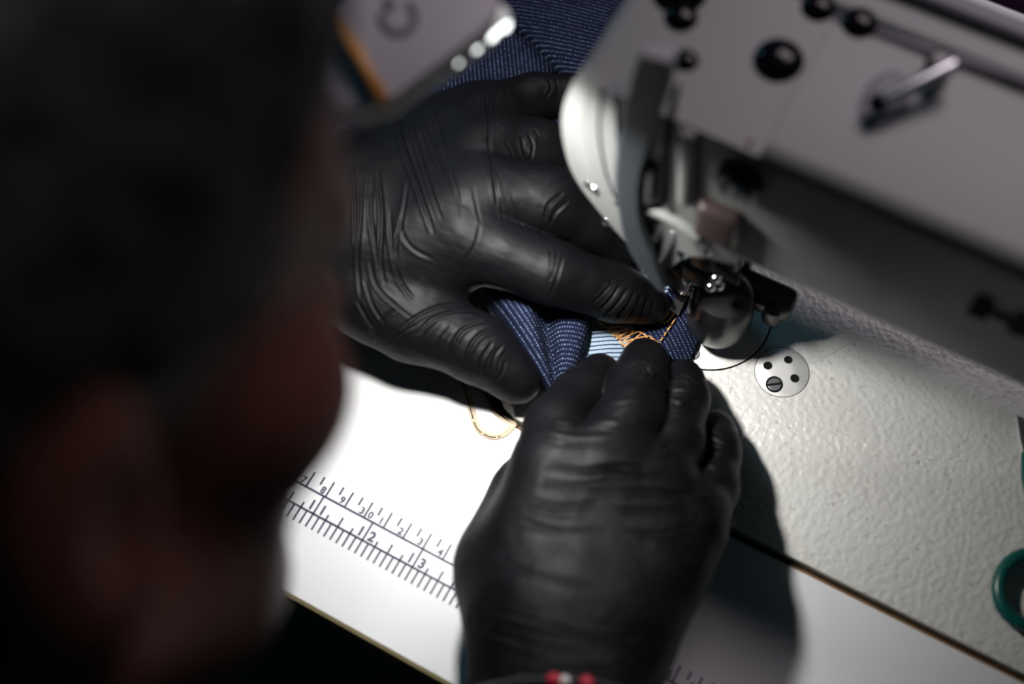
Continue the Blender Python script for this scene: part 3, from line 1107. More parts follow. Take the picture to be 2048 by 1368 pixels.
# ------------------------------------------------------------------ jeans being sewn
jeans = empty('denim_jeans', (0, 0, BZ))
tag(jeans, 'folded dark blue denim jeans with orange stitching under the gloved hands and needle', 'jeans')


def sheet(name, grid, mat, wale, split=None, wale2=None, sub=8, thick=.0011, parent=jeans, noise=.0005, nscale=70, seed=1, uvoff=(0, 0)):
    """cloth panel through a grid of (pixel u, pixel v, height) points"""
    G = np.array([[P(*g) for g in row] for row in grid])
    nr, nc = G.shape[:2]
    rows = [np.array(catmull(list(G[i]), sub)) for i in range(nr)]
    R = np.array(rows)
    colsN = R.shape[1]
    out = np.array([catmull([R[i][j] for i in range(nr)], sub) for j in range(colsN)]).transpose(1, 0, 2)
    a, b = out.shape[:2]
    # arc-length UVs in mm
    du = np.zeros((a, b)); dv = np.zeros((a, b))
    du[:, 1:] = np.cumsum(np.linalg.norm(np.diff(out, axis=1), axis=2), 1)
    dv[1:, :] = np.cumsum(np.linalg.norm(np.diff(out, axis=0), axis=2), 0)
    V = out.reshape(-1, 3)
    V = V + np.array([0, 0, 1.0]) * (vnoise(V * nscale, seed) * noise + vnoise(V * nscale * 3.1, seed + 5) * noise * .35)[:, None]
    cen = grid[nr // 2][nc // 2]

    def weave(w, X):
        d = P(cen[0] + w[0] * 10, cen[1] + w[1] * 10, cen[2]) - P(*cen)
        d = d[:2] / np.linalg.norm(d[:2])
        return np.stack([X[:, 0] * d[1] - X[:, 1] * d[0], X[:, 0] * d[0] + X[:, 1] * d[1]], 1) * 1000
    U = weave(wale, V)
    if split is not None:
        jj = np.tile(np.arange(b), a)
        m2 = jj > split * sub
        U[m2] = weave(wale2, V[m2])
    idx = np.arange(a * b).reshape(a, b)
    F = np.stack([idx[:-1, :-1], idx[:-1, 1:], idx[1:, 1:], idx[1:, :-1]], -1).reshape(-1, 4)
    o = mesh_obj(name, V, F, mat, parent)
    me = o.data
    uvl = me.uv_layers.new(name='UVMap')
    li = np.empty(len(me.loops), np.int32); me.loops.foreach_get('vertex_index', li)
    uvl.data.foreach_set('uv', U[li].astype(np.float32).ravel())
    # make sure the cloth faces up
    me.calc_loop_triangles()
    if np.mean([p.normal.z for p in me.polygons]) < 0: me.flip_normals()
    m = o.modifiers.new('thickness', 'SOLIDIFY'); m.thickness = thick; m.offset = -1
    return o


# big lower layer, running up out of the picture behind the hand
sheet('leg_panel', [
    [(540, -120, .006), (700, -130, .008), (880, -140, .016), (1020, -130, .020), (1160, -120, .012), (1320, -110, .006)],
    [(560, 20, .004), (690, 5, .008), (860, -10, .018), (990, 0, .022), (1090, 10, .016), (1290, 20, .008)],
    [(600, 160, .004), (740, 130, .010), (880, 100, .020), (1010, 90, .022), (1120, 130, .017), (1280, 150, .008)],
    [(640, 300, .004), (780, 270, .010), (900, 240, .016), (1040, 230, .018), (1150, 250, .017), (1290, 300, .010)],
    [(700, 470, .004), (830, 440, .008), (950, 420, .012), (1080, 400, .014), (1190, 420, .014), (1310, 460, .010)],
    [(780, 600, .004), (880, 590, .008), (980, 570, .010), (1090, 560, .011), (1200, 545, .010), (1330, 570, .008)]],
    MAT['denim'], (.10, 1), sub=9, noise=.0009, nscale=45, seed=3)
# folded-over part on the right with its own direction of weave
sheet('folded_leg', [
    [(1000, -110, .0235), (1012, -110, .0265), (1060, -110, .0285), (1140, -110, .0290), (1260, -110, .0270), (1330, -110, .018)],
    [(1000, 18, .0240), (1014, 14, .0275), (1060, 8, .0295), (1140, 0, .0300), (1230, 10, .0280), (1300, 20, .020)],
    [(1060, 86, .0230), (1073, 82, .0262), (1105, 76, .0282), (1160, 70, .0290), (1230, 80, .0275), (1300, 100, .020)],
    [(1120, 150, .0205), (1131, 147, .0232), (1155, 142, .0250), (1195, 138, .0260), (1245, 150, .0250), (1300, 170, .019)],
    [(1150, 215, .0170), (1160, 215, .0190), (1182, 215, .0205), (1214, 215, .0212), (1255, 225, .0200), (1300, 240, .016)]],
    MAT['denim'], (1, .22), sub=8, noise=.0006, nscale=50, seed=9)
# pale inner side of the cloth, reaching under the index finger
sheet('inner_panel', [
    [(1170, 490, .011), (1215, 500, .0125), (1265, 515, .013), (1320, 545, .012), (1372, 575, .0105)],
    [(1160, 560, .010), (1210, 565, .012), (1262, 575, .0125), (1315, 590, .0115), (1368, 600, .0105)],
    [(1140, 645, .0095), (1195, 640, .012), (1250, 640, .013), (1310, 645, .011), (1360, 640, .0095)],
    [(1120, 715, .0085), (1180, 705, .0115), (1240, 700, .0125), (1300, 700, .010), (1350, 690, .009)],
    [(1110, 800, .0065), (1170, 790, .009), (1235, 780, .010), (1300, 770, .008), (1350, 750, .007)]],
    MAT['denim_back'], (1, -.04), sub=8, noise=.0006, nscale=80, seed=4)
# dark turned hem running to the presser foot
sheet('hem_panel', [
    [(1345, 560, .0118), (1372, 562, .0122), (1400, 575, .0115), (1420, 600, .009)],
    [(1318, 610, .0130), (1350, 612, .0132), (1380, 628, .0122), (1402, 655, .0085)],
    [(1275, 640, .0138), (1325, 648, .0142), (1365, 660, .0130), (1394, 690, .0080)],
    [(1268, 672, .0140), (1312, 688, .0142), (1350, 702, .0122), (1380, 722, .0070)],
    [(1285, 712, .0120), (1318, 722, .0122), (1345, 735, .0105), (1366, 748, .0062)],
    [(1300, 760, .0090), (1320, 765, .0090), (1340, 770, .0080), (1352, 775, .0055)]],
    MAT['denim'], (.5, .85), sub=8, noise=.0004, nscale=120, seed=7)
# the raised fold between thumb and index finger
sheet('fold_panel', [
    [(950, 560, .010), (990, 565, .026), (1050, 575, .030), (1090, 590, .022), (1130, 585, .024), (1175, 590, .020), (1190, 600, .010)],
    [(965, 600, .010), (1000, 600, .028), (1055, 612, .031), (1090, 628, .019), (1125, 622, .026), (1170, 625, .024), (1186, 640, .011)],
    [(1000, 660, .010), (1028, 655, .026), (1068, 660, .029), (1093, 668, .017), (1122, 662, .025), (1166, 668, .023), (1180, 690, .010)],
    [(1035, 715, .008), (1055, 712, .021), (1085, 715, .024), (1102, 718, .015), (1124, 715, .022), (1152, 722, .020), (1164, 742, .008)],
    [(1075, 765, .006), (1090, 768, .014), (1104, 772, .017), (1113, 775, .013), (1124, 772, .016), (1138, 775, .014), (1148, 785, .006)],
    [(1098, 792, .005), (1106, 794, .007), (1112, 797, .008), (1116, 798, .007), (1122, 797, .008), (1130, 797, .007), (1136, 798, .005)]],
    MAT['denim'], (.58, .81), 3, (1, .06), sub=9, noise=.0005, nscale=90, seed=12)
# strip between middle and index finger
sheet('waist_fold', [
    [(1090, 430, .014), (1140, 440, .019), (1200, 460, .019), (1235, 480, .014)],
    [(1085, 480, .015), (1135, 485, .021), (1197, 500, .020), (1240, 515, .014)],
    [(1080, 535, .014), (1130, 530, .020), (1192, 532, .018), (1235, 540, .013)]],
    MAT['denim'], (.9, .55), sub=8, noise=.0004, nscale=90, seed=15)


def thread_obj(name, px, r=.00028, n=4, parent=jeans):
    bm = bmesh.new()
    pts = [tuple(P(*p)) for p in px]
    pts = [tuple(p) for p in catmull(pts, n)]
    add_tube(bm, pts, r, 6)
    return bm_obj(name, bm, MAT['thread'], parent, True)


# overlock zigzag along the hem edge
random.seed(5)
zz = []
N = 12
top = catmull([(1194, 643, .0150), (1228, 650, .0156), (1262, 660, .0158), (1300, 676, .0158), (1312, 686, .0156)], 8)
bot = catmull([(1200, 648, .0142), (1222, 664, .0148), (1242, 684, .0150), (1260, 697, .0150), (1296, 694, .0150)], 8)
for k in range(N + 1):
    t = k / N * (len(top) - 1)
    i = min(int(t), len(top) - 2); fr = t - i
    a_ = top[i] * (1 - fr) + top[i + 1] * fr
    b_ = bot[i] * (1 - fr) + bot[i + 1] * fr
    j = lambda s: np.array([random.uniform(-s, s), random.uniform(-s, s), random.uniform(0, .0003)])
    zz += [a_ + j(2.0), a_ + np.array([4.5, 3, .0002]) + j(1.5), b_ + np.array([3.5, 1, 0]) + j(2.0), b_ + np.array([-2, -4, .0001]) + j(1.5)]
thread_obj('overlock_thread', zz, .00026, 3)
thread_obj('overlock_edge', [t + np.array([0, -2 + (1.5 if k % 2 else -1.5), .0001]) for k, t in enumerate(top[::2])], .00026, 3)
# straight topstitch, one object for each stitch
line = [((1351, 638, .0150), (1343, 649, .0151)), ((1342, 652, .0151), (1335, 661, .0152)), ((1333, 664, .0152), (1328, 672, .0152)), ((1326, 675, .0152), (1321, 682, .0152)), ((1319, 684, .0150), (1315, 691, .0146))]
for a_, b_ in line:
    bm = bmesh.new()
    p, q = P(*a_), P(*b_)
    m_ = (p + q) / 2 + np.array([0, 0, .0003])
    add_tube(bm, [tuple(x) for x in catmull([p, m_, q], 3)], [.00018, .00034, .00038, .00042, .00038, .00034, .00018], 6)
    bm_obj('stitch', bm, MAT['thread'], jeans, True)
thread_obj('needle_loop', [(1350, 622, .0148), (1343, 634, .0152), (1334, 643, .0152), (1325, 645, .0152), (1322, 638, .0150), (1330, 628, .0150), (1338, 620, .0146)], .00036, 4)
thread_obj('needle_loop', [(1339, 624, .0150), (1331, 634, .0153), (1326, 641, .0152)], .00034, 4)
thread_obj('loose_thread', [(1197, 498, .0212), (1196, 508, .0214), (1196, 521, .0206)], .00030, 4)

# ------------------------------------------------------------------ person
person = empty('person', (-.08, -.50, -.75))
tag(person, 'person leaning over the sewing table in black gloves, head blurred in the foreground', 'person')

HO = np.array([-.1051, -.2385, .2984])
HF = np.array([.3137, .7954, -.5186]); HF /= np.linalg.norm(HF)
HU = np.array([-.1875, .5873, .7874]); HU -= HF * (HU @ HF); HU /= np.linalg.norm(HU)
HR = np.cross(HF, HU)
HM = np.stack([HF, HR, HU], 1)


HS = 1.08


def H(a, b, c): return HO + .01 * HS * (a * HF + b * HR + c * HU)


def HR3(*r): return tuple(x * HS for x in r)


def build_body():
    fd = Field((-.55, -.78, -.30), (.36, .06, .50), .0042)
    # torso and arms first
    neck0, neck1 = H(-2.5, 0, -4), H(-7.5, 0, -14)
    chest = np.array([-.09, -.50, .02])
    shr, shl = np.array([.10, -.50, .05]), np.array([-.29, -.46, .05])
    fd.capsule(neck1, chest, .060, .10, .05)
    fd.capsule(shl * .7 + chest * .3, shr * .7 + chest * .3, .085, .085, .05)
    fd.capsule(chest, (-.09, -.58, -.28), .13, .13, .06)
    fd.capsule(chest + np.array([.07, 0, -.04]), (-.02, -.58, -.28), .11, .12, .06)
    fd.capsule(chest + np.array([-.07, 0, -.04]), (-.16, -.58, -.28), .11, .12, .06)
    elr, ell = np.array([.17, -.46, .055]), np.array([-.40, -.23, .060])
    fd.capsule(shr, elr, .052, .040, .03)
    fd.capsule(shl, ell, .052, .040, .03)
    wr, wl = P(1140, 1330, .056), P(640, 440, .038)
    fd.capsule(elr, wr, .040, .022, .02)
    fd.capsule(ell, wl, .038, .022, .02)
    shirt = fd.f.copy()
    # neck and head
    fd.capsule(neck0, neck1, .064, .070, .03)
    fd.ellipsoid(H(-1, 0, 4.5), HR3(.096, .076, .088), HM, .01)
    fd.ellipsoid(H(4.3, 0, -1.2), HR3(.052, .060, .084), HM, .02)
    fd.ellipsoid(H(5.6, 0, 5.6), HR3(.036, .058, .036), HM, .03)
    fd.ellipsoid(H(7.9, 0, 3.2), HR3(.018, .050, .012), HM, .015)
    for s in (-1, 1):
        fd.capsule(H(.5, 5.6 * s, -4), H(6.2, 2.2 * s, -8.0), .018, .018, .03)
        fd.ellipsoid(H(5.9, 4.4 * s, -.6), HR3(.024, .022, .020), HM, .02)
        fd.ellipsoid(H(8.6, 3.2 * s, 1.4), HR3(.013, .016, .010), HM, .006, sub=True)
        fd.ellipsoid(H(7.5, 3.2 * s, 1.3), HR3(.012, .013, .012), HM, .004)
        fd.ellipsoid(H(-.3, 7.5 * s, .1), HR3(.018, .0075, .032), HM, .008)
        fd.ellipsoid(H(.5, 8.3 * s, .3), HR3(.009, .006, .016), HM, .004, sub=True)
        fd.ellipsoid(H(9.9, 1.3 * s, -2.1), HR3(.010, .008, .008), HM, .006)
    fd.capsule(H(9.0, 0, 2.2), H(11.2, 0, -1.7), .0085, .0120, .010)
    fd.ellipsoid(H(9.2, 0, -4.4), HR3(.013, .024, .0065), HM, .006)
    fd.ellipsoid(H(9.0, 0, -5.7), HR3(.013, .021, .0070), HM, .006)
    fd.ellipsoid(H(7.2, 0, -8.3), HR3(.024, .026, .020), HM, .02)
    v, q = fd.mesh()
    mesh_obj('body', v, q, MAT['skin'], person)
    # shirt: the clothed parts, one layer further out, ending at neck and forearms
    f2 = Field((-.55, -.78, -.30), (.36, .06, .50), .0042)
    f2.f = shirt - .006
    g = np.meshgrid(*[f2.lo[i] + np.arange(f2.n[i]) * f2.h for i in range(3)], indexing='ij')
    for a_, b_, t in ((elr, wr, .62), (ell, wl, .55)):
        d = (b_ - a_); L = np.linalg.norm(d); d /= L
        s = (g[0] - a_[0]) * d[0] + (g[1] - a_[1]) * d[1] + (g[2] - a_[2]) * d[2] - t * L
        r2 = np.sqrt((g[0] - b_[0]) ** 2 + (g[1] - b_[1]) ** 2 + (g[2] - b_[2]) ** 2)
        f2.f = np.where(r2 < L * .8, np.maximum(f2.f, s), f2.f).astype(np.float32)
    d = neck0 - neck1; d /= np.linalg.norm(d)
    s = (g[0] - neck1[0]) * d[0] + (g[1] - neck1[1]) * d[1] + (g[2] - neck1[2]) * d[2] - .01
    r2 = np.sqrt((g[0] - neck1[0]) ** 2 + (g[1] - neck1[1]) ** 2 + (g[2] - neck1[2]) ** 2)
    f2.f = np.where(r2 < .12, np.maximum(f2.f, s), f2.f).astype(np.float32)
    v, q = f2.mesh()
    tag(mesh_obj('shirt', v, q, MAT['shirt'], person), 'black shirt')
    # hair: a cap over the skull with an uneven surface, clear of face, ear and neck
    f3 = Field(HO - .17, HO + .17, .0030)
    f3.ellipsoid(H(-1.2, 0, 4.6), HR3(.103, .082, .094), HM, .001)
    f3.ellipsoid(H(3.2, 0, 8.2), HR3(.068, .070, .058), HM, .02)
    f3.ellipsoid(H(-3.5, 0, 1.0), HR3(.075, .072, .085), HM, .02)
    f3.ellipsoid(H(11.5, 0, 0.5), HR3(.060, .12, .078), HM, .012, sub=True)
    for s in (-1, 1):
        f3.ellipsoid(H(3.8, 8.5 * s, -2.0), HR3(.045, .040, .050), HM, .010, sub=True)
        f3.ellipsoid(H(0, 8.5 * s, 0), HR3(.022, .030, .036), HM, .006, sub=True)
    f3.ellipsoid(H(-2, 0, -9.5), HR3(.12, .12, .055), HM, .01, sub=True)
    v, q = f3.mesh()
    d_, n_ = f3.sample(v)
    v = v + n_ * ((vnoise(v * 260, 3) * .0014 + vnoise(v * 90, 8) * .0018))[:, None]
    tag(mesh_obj('hair', v, q, MAT['hair'], person), 'short dark hair')


build_body()

# ---- gloves
LEFT = dict(
    fingers=[
        [(925, 474, .0480, .0165), (1105, 546, .0430, .0126), (1228, 584, .0310, .0110), (1302, 610, .0215, .0080)],
        [(945, 388, .0530, .0160), (1095, 402, .0500, .0138), (1188, 447, .0360, .0118), (1256, 500, .0230, .0092)],
        [(960, 300, .0520, .0150), (1070, 296, .0440, .0116), (1150, 322, .0330, .0105), (1215, 370, .0220, .0088)],
        [(960, 238, .0450, .0140), (1062, 194, .0370, .0092), (1150, 198, .0300, .0090), (1212, 232, .0220, .0080)]],
    thumb=[(735, 592, .0310, .0190), (832, 644, .0280, .0165), (958, 700, .0240, .0135), (1036, 764, .0165, .0098)],
    palm=[((925, 470, .0450), (650, 520, .0350), .0180, .0195), ((945, 388, .0500), (640, 465, .0390), .0180, .0200),
          ((960, 300, .0490), (640, 410, .0390), .0170, .0200), ((960, 244, .0440), (655, 375, .0400), .0150, .0180),
          ((832, 642, .027), (925, 480, .041), .0120, .0150), ((735, 590, .030), (900, 440, .044), .016, .016),
          ((800, 290, .038), (940, 250, .042), .0150, .0140)],
    wrist=[((650, 430, .038), (480, 470, .042), .0290, .0285)])
RIGHT = dict(
    fingers=[
        [(1108, 945, .0540, .0160), (1114, 856, .0470, .0120), (1163, 794, .0320, .0104), (1202, 745, .0190, .0084)],
        [(1205, 955, .0580, .0165), (1258, 850, .0490, .0132), (1279, 776, .0340, .0121), (1290, 719, .0210, .0096)],
        [(1298, 980, .0530, .0150), (1349, 885, .0430, .0104), (1365, 805, .0310, .0096), (1367, 756, .0190, .0082)],
        [(1375, 1050, .0470, .0140), (1424, 975, .0350, .0092), (1432, 905, .0265, .0085), (1432, 856, .0180, .0072)]],
    thumb=[(1045, 1215, .0480, .0215), (1005, 1130, .0410, .0175), (1050, 985, .0320, .0125), (1115, 890, .0200, .0095)],
    palm=[((1108, 945, .0520), (1065, 1230, .0530), .0165, .0195), ((1205, 955, .0560), (1130, 1240, .0550), .0175, .0210),
          ((1298, 980, .0510), (1200, 1230, .0530), .0170, .0210), ((1375, 1050, .0450), (1240, 1210, .0480), .0155, .0195),
          ((1318, 1130, .0460), (1255, 1240, .0520), .0175, .0180), ((1040, 1100, .050), (1105, 1000, .052), .0170, .0160)],
    wrist=[((1065, 1250, .0500), (1060, 1470, .0580), .0230, .0240), ((1195, 1240, .0490), (1175, 1470, .0560), .0225, .0230), ((1140, 1260, .053), (1130, 1470, .060), .0255, .0260)])


def build_glove(spec, h):
    def W(g): return P(*g[:3])
    pts = [W(g) for c in spec['fingers'] for g in c] + [W(g) for g in spec['thumb']]
    pts += [P(*x) for p in spec['palm'] + spec['wrist'] for x in p[:2]]
    pts = np.array(pts)
    lo, hi = pts.min(0) - .036, pts.max(0) + .036
    total = Field(lo, hi, h)
    fing = Field(lo, hi, h)
    chains = spec['fingers'] + [spec['thumb']]
    for c in chains:
        cw = np.array([W(g) for g in c])
        i0 = np.maximum(np.floor((cw.min(0) - .034 - lo) / h).astype(int), 0)
        one = Field(lo + i0 * h, np.minimum(cw.max(0) + .034, hi), h)
        # smooth chain: joints resampled so the finger bends softly
        cp = np.array([[*W(g), g[3]] for g in c])
        sm = catmull(list(cp), 4)
        for a, b in zip(sm, sm[1:]):
            one.capsule(a[:3], b[:3], a[3], b[3], .004)
        # soft swelling at the joints
        for g in c[1:3]:
            w = W(g); one.ellipsoid(w, (g[3] * 1.05,) * 3, np.eye(3), .006)
        n_ = np.minimum(one.n, fing.n - i0)
        sl = tuple(slice(i0[k], i0[k] + n_[k]) for k in range(3))
        fing.f[sl] = Field.smin(fing.f[sl], one.f[:n_[0], :n_[1], :n_[2]], .0010)
    for (a, b, ra, rb) in spec['palm']:
        total.capsule(P(*a), P(*b), ra, rb, .016)
    for (a, b, ra, rb) in spec['wrist']:
        total.capsule(P(*a), P(*b), ra, rb, .018)
    total.f = Field.smin(total.f, fing.f, .0060)
    return total


def seg_dist(p, a, b):
    d = b - a
    L = d @ d + 1e-9
    t = np.clip(((p - a) @ d) / L, 0, 1)
    q = p - a - t[:, None] * d
    side = np.sign(d[0] * (p[:, 1] - a[1]) - d[1] * (p[:, 0] - a[0]))
    return np.sqrt((q ** 2).sum(1)), side, t


def wrinkle(v, n, lines):
    """press creases into the glove film: each one a traced line with a width (px) and a depth (mm)"""
    px = project(v)
    view = CAM - v
    view /= np.linalg.norm(view, axis=1)[:, None]
    face = np.clip(((n * view).sum(1) - .05) / .3, 0, 1)
    disp = np.zeros(len(v))
    for pts, w, dep in lines:
        pts = np.array(catmull(pts, 4)) if len(pts) > 2 else np.array(pts, float)
        lo, hi = pts.min(0) - 5 * w, pts.max(0) + 5 * w
        m = np.where((px[:, 0] > lo[0]) & (px[:, 0] < hi[0]) & (px[:, 1] > lo[1]) & (px[:, 1] < hi[1]) & (face > 0))[0]
        if not len(m): continue
        p = px[m]
        best = np.full(len(m), 1e9); sd = np.zeros(len(m)); tt = np.zeros(len(m))
        K = len(pts) - 1
        for k in range(K):
            d, s, t = seg_dist(p, pts[k], pts[k + 1])
            u = d < best
            best[u] = d[u]; sd[u] = s[u]; tt[u] = (k + t[u]) / K
        fade = np.clip(np.minimum(tt, 1 - tt) * 4, 0, 1) ** .7
        x = best * sd / w
        prof = -np.exp(-x ** 2) + .75 * np.exp(-((x - 1.9) / 1.1) ** 2) + .25 * np.exp(-((x + 2.0) / 1.2) ** 2)
        disp[m] += prof * fade * dep * .001 * face[m]
    return disp


L_LINES = [
    # long pulls over the back of the hand
    ([(788, 205), (806, 290), (838, 380), (868, 470)], 5, .9), ([(812, 210), (838, 300), (866, 390), (884, 440)], 4, .7),
    ([(858, 190), (876, 250), (896, 320)], 4, .5), ([(826, 195), (856, 268), (880, 330), (888, 350)], 4, .55),
    ([(966, 160), (975, 215), (980, 300), (990, 380), (996, 410)], 4.5, .8), ([(984, 152), (978, 190), (972, 230)], 4, .7),
    ([(968, 255), (982, 310), (1000, 360)], 3.5, .45), ([(900, 335), (915, 385), (922, 440)], 4, .35), ([(940, 350), (950, 400), (962, 450)], 4, .35),
    ([(1022, 390), (1035, 425), (1046, 460)], 3.5, .3), ([(985, 345), (1000, 400), (1008, 450)], 3.5, .3),
    ([(756, 340), (764, 420), (762, 520), (770, 570)], 4.5, .8), ([(744, 360), (742, 430), (752, 500), (760, 560)], 4, .6),
    ([(724, 350), (722, 430), (716, 520), (722, 600)], 4, .7), ([(704, 330), (712, 420), (710, 500)], 4, .6),
    ([(816, 360), (806, 430), (792, 490), (800, 540)], 4, .55), ([(780, 420), (784, 490), (800, 560), (830, 600)], 4.5, .7),
    ([(740, 520), (752, 570), (790, 610), (830, 640)], 4, .5), ([(730, 560), (745, 610), (770, 650)], 4, .5),
    ([(800, 425), (806, 470), (830, 500), (870, 520)], 5, .4), ([(960, 450), (950, 490), (930, 520)], 5, .35),
    # pinky and ring
    ([(1002, 172), (990, 200), (985, 225)], 4, .5), ([(1016, 168), (1008, 195)], 3.5, .4), ([(1096, 160), (1102, 178), (1092, 195)], 4, .6), ([(1110, 158), (1118, 182)], 3.5, .4),
    ([(1042, 275), (1052, 310), (1062, 330)], 5, 1.0), ([(1056, 268), (1066, 292), (1060, 325)], 4, .7), ([(1068, 258), (1080, 275)], 3.5, .5), ([(1010, 280), (1030, 320), (1045, 345)], 3.5, .35),
    ([(1090, 440), (1098, 410), (1128, 385)], 5, .8), ([(1100, 450), (1112, 425), (1140, 400)], 4, .5), ([(1140, 350), (1120, 362), (1095, 372)], 4, .35),
    # index finger
    ([(1115, 500), (1108, 540), (1100, 560)], 4, .6), ([(1126, 510), (1112, 560), (1100, 590)], 4, .6), ([(1098, 490), (1102, 530), (1098, 556)], 3.5, .4),
    ([(1212, 566), (1234, 556), (1242, 553)], 3.5, .5), ([(1240, 570), (1220, 600), (1196, 622)], 4, .65), ([(1256, 576), (1236, 606), (1206, 634)], 4, .6),
    ([(1270, 582), (1254, 612), (1226, 640)], 4, .6), ([(1284, 590), (1268, 620), (1246, 645)], 4, .55), ([(1297, 592), (1286, 622), (1268, 648)], 3.5, .5), ([(1310, 598), (1302, 622), (1290, 644)], 3.5, .4),
    ([(1226, 562), (1206, 588), (1180, 610)], 3.5, .4),
    # thumb
    ([(800, 660), (830, 635), (880, 612), (930, 612)], 5, .8), ([(832, 672), (862, 640), (910, 622), (960, 626)], 4.5, .6), ([(770, 690), (800, 668), (830, 650)], 4, .5),
    ([(900, 718), (905, 690), (930, 655), (985, 640)], 5, .9), ([(932, 738), (934, 706), (958, 670), (1000, 655)], 5, .9), ([(958, 752), (962, 720), (985, 685)], 4.5, .8),
    ([(985, 740), (990, 712), (1006, 690)], 4, .5), ([(876, 708), (880, 680), (904, 650)], 4, .5), ([(848, 690), (856, 664), (880, 640)], 4, .45), ([(1010, 720), (1004, 745), (990, 765)], 4, .4),
    ([(740, 680), (765, 640), (790, 615)], 4.5, .6), ([(715, 600), (735, 640), (760, 672)], 4.5, .6),
]
R_LINES = [
    ([(1108, 846), (1150, 852), (1200, 848), (1240, 852)], 4.5, .8), ([(1095, 868), (1150, 880), (1230, 878)], 4, .45), ([(1110, 890), (1170, 893), (1250, 892)], 4.5, .6),
    ([(1090, 925), (1160, 938), (1240, 930), (1300, 940)], 4.5, .7), ([(1160, 942), (1220, 932), (1290, 945), (1350, 940)], 4, .6), ([(1080, 960), (1140, 968), (1220, 965)], 4.5, .45),
    ([(1230, 985), (1300, 980), (1370, 992)], 4.5, .5), ([(1060, 1000), (1130, 1010), (1200, 1004)], 4.5, .4), ([(1220, 1015), (1300, 1020), (1380, 1012)], 4.5, .45),
    ([(1040, 1040), (1120, 1060), (1220, 1056)], 5, .35), ([(1240, 1060), (1320, 1066), (1390, 1050)], 5, .4), ([(1000, 1120), (1090, 1150), (1200, 1170)], 5, .35),
    ([(970, 1220), (1060, 1240), (1180, 1270), (1300, 1275)], 5, .4), ([(960, 1260), (1060, 1290), (1180, 1300)], 5, .45), ([(1000, 1310), (1120, 1330), (1260, 1335)], 5, .45),
    ([(1260, 720), (1290, 706), (1318, 716)], 4, .5), ([(1252, 742), (1285, 726), (1322, 740)], 4, .55), ([(1270, 756), (1300, 760), (1326, 752)], 4, .5), ([(1240, 772), (1280, 780), (1326, 770)], 4, .45), ([(1290, 735), (1300, 748), (1290, 760)], 4, .5),
    ([(1230, 812), (1270, 806), (1310, 818)], 4, .4), ([(1225, 835), (1260, 828), (1300, 840)], 4.5, .4), ([(1185, 742), (1206, 752), (1226, 760)], 4, .4), ([(1160, 772), (1190, 776), (1216, 790)], 4, .35),
    ([(1328, 800), (1362, 808), (1396, 796)], 4.5, .75), ([(1326, 788), (1355, 782), (1392, 784)], 4, .5), ([(1330, 820), (1362, 826), (1394, 818)], 4, .5), ([(1336, 760), (1366, 752), (1392, 768)], 4, .45), ([(1330, 742), (1362, 740), (1388, 752)], 3.5, .3),
    ([(1322, 905), (1335, 890), (1350, 898)], 4.5, .6), ([(1318, 925), (1340, 912), (1370, 922)], 4, .5),
    ([(1394, 850), (1425, 852), (1450, 862)], 4, .4), ([(1392, 876), (1426, 880), (1456, 892)], 4, .45), ([(1390, 900), (1424, 908), (1458, 915)], 4, .5), ([(1388, 925), (1420, 936), (1456, 942)], 4, .45), ([(1384, 950), (1416, 962), (1452, 968)], 4, .45), ([(1372, 985), (1400, 1000), (1440, 1000)], 4.5, .6),
]


def finish_glove(spec, lines, label, seed):
    fd = build_glove(spec, .00095)
    v, q = fd.mesh()
    v, q, n = subdivide(v, q)
    # slack film: soft waves, then the traced creases
    d = vnoise(v * 90, seed) * .00045 + vnoise(v * 260, seed + 1) * .00010
    st = v * np.array([160, 620, 620]) if seed == 21 else v * np.array([620, 200, 620])
    d += vnoise(st, seed + 2) * .00007
    d += wrinkle(v, n, [(p, w * .72, t * (.85 if seed == 21 else 1.15)) for p, w, t in lines])
    v = v + n * d[:, None]
    o = mesh_obj('glove', v, q, MAT['glove'], person)
    tag(o, label)
    return fd


finish_glove(LEFT, L_LINES, 'black nitrile glove with creases, pressing the denim flat', 21)
right_field = finish_glove(RIGHT, R_LINES, 'black nitrile glove with curled fingertips on the hem', 31)

# ------------------------------------------------------------------ beaded bracelet on the right wrist
wa, wb = P(1140, 1260, .053), P(1130, 1470, .060)
axis_ = (wb - wa) / np.linalg.norm(wb - wa)
wx = P(1340, 1372, .07) - P(930, 1372, .07)
wx -= axis_ * (wx @ axis_); wx /= np.linalg.norm(wx)
up_ = np.cross(axis_, wx); up_ *= np.sign(up_[2])


def on_wrist(c, t, out):
    d = wx * math.cos(t) + up_ * math.sin(t)
    r = np.linspace(.005, .055, 120)
    f = right_field.tri(c + d * r[:, None])
    k = int(np.argmax(f > 0))
    return c + d * (r[k] + out)


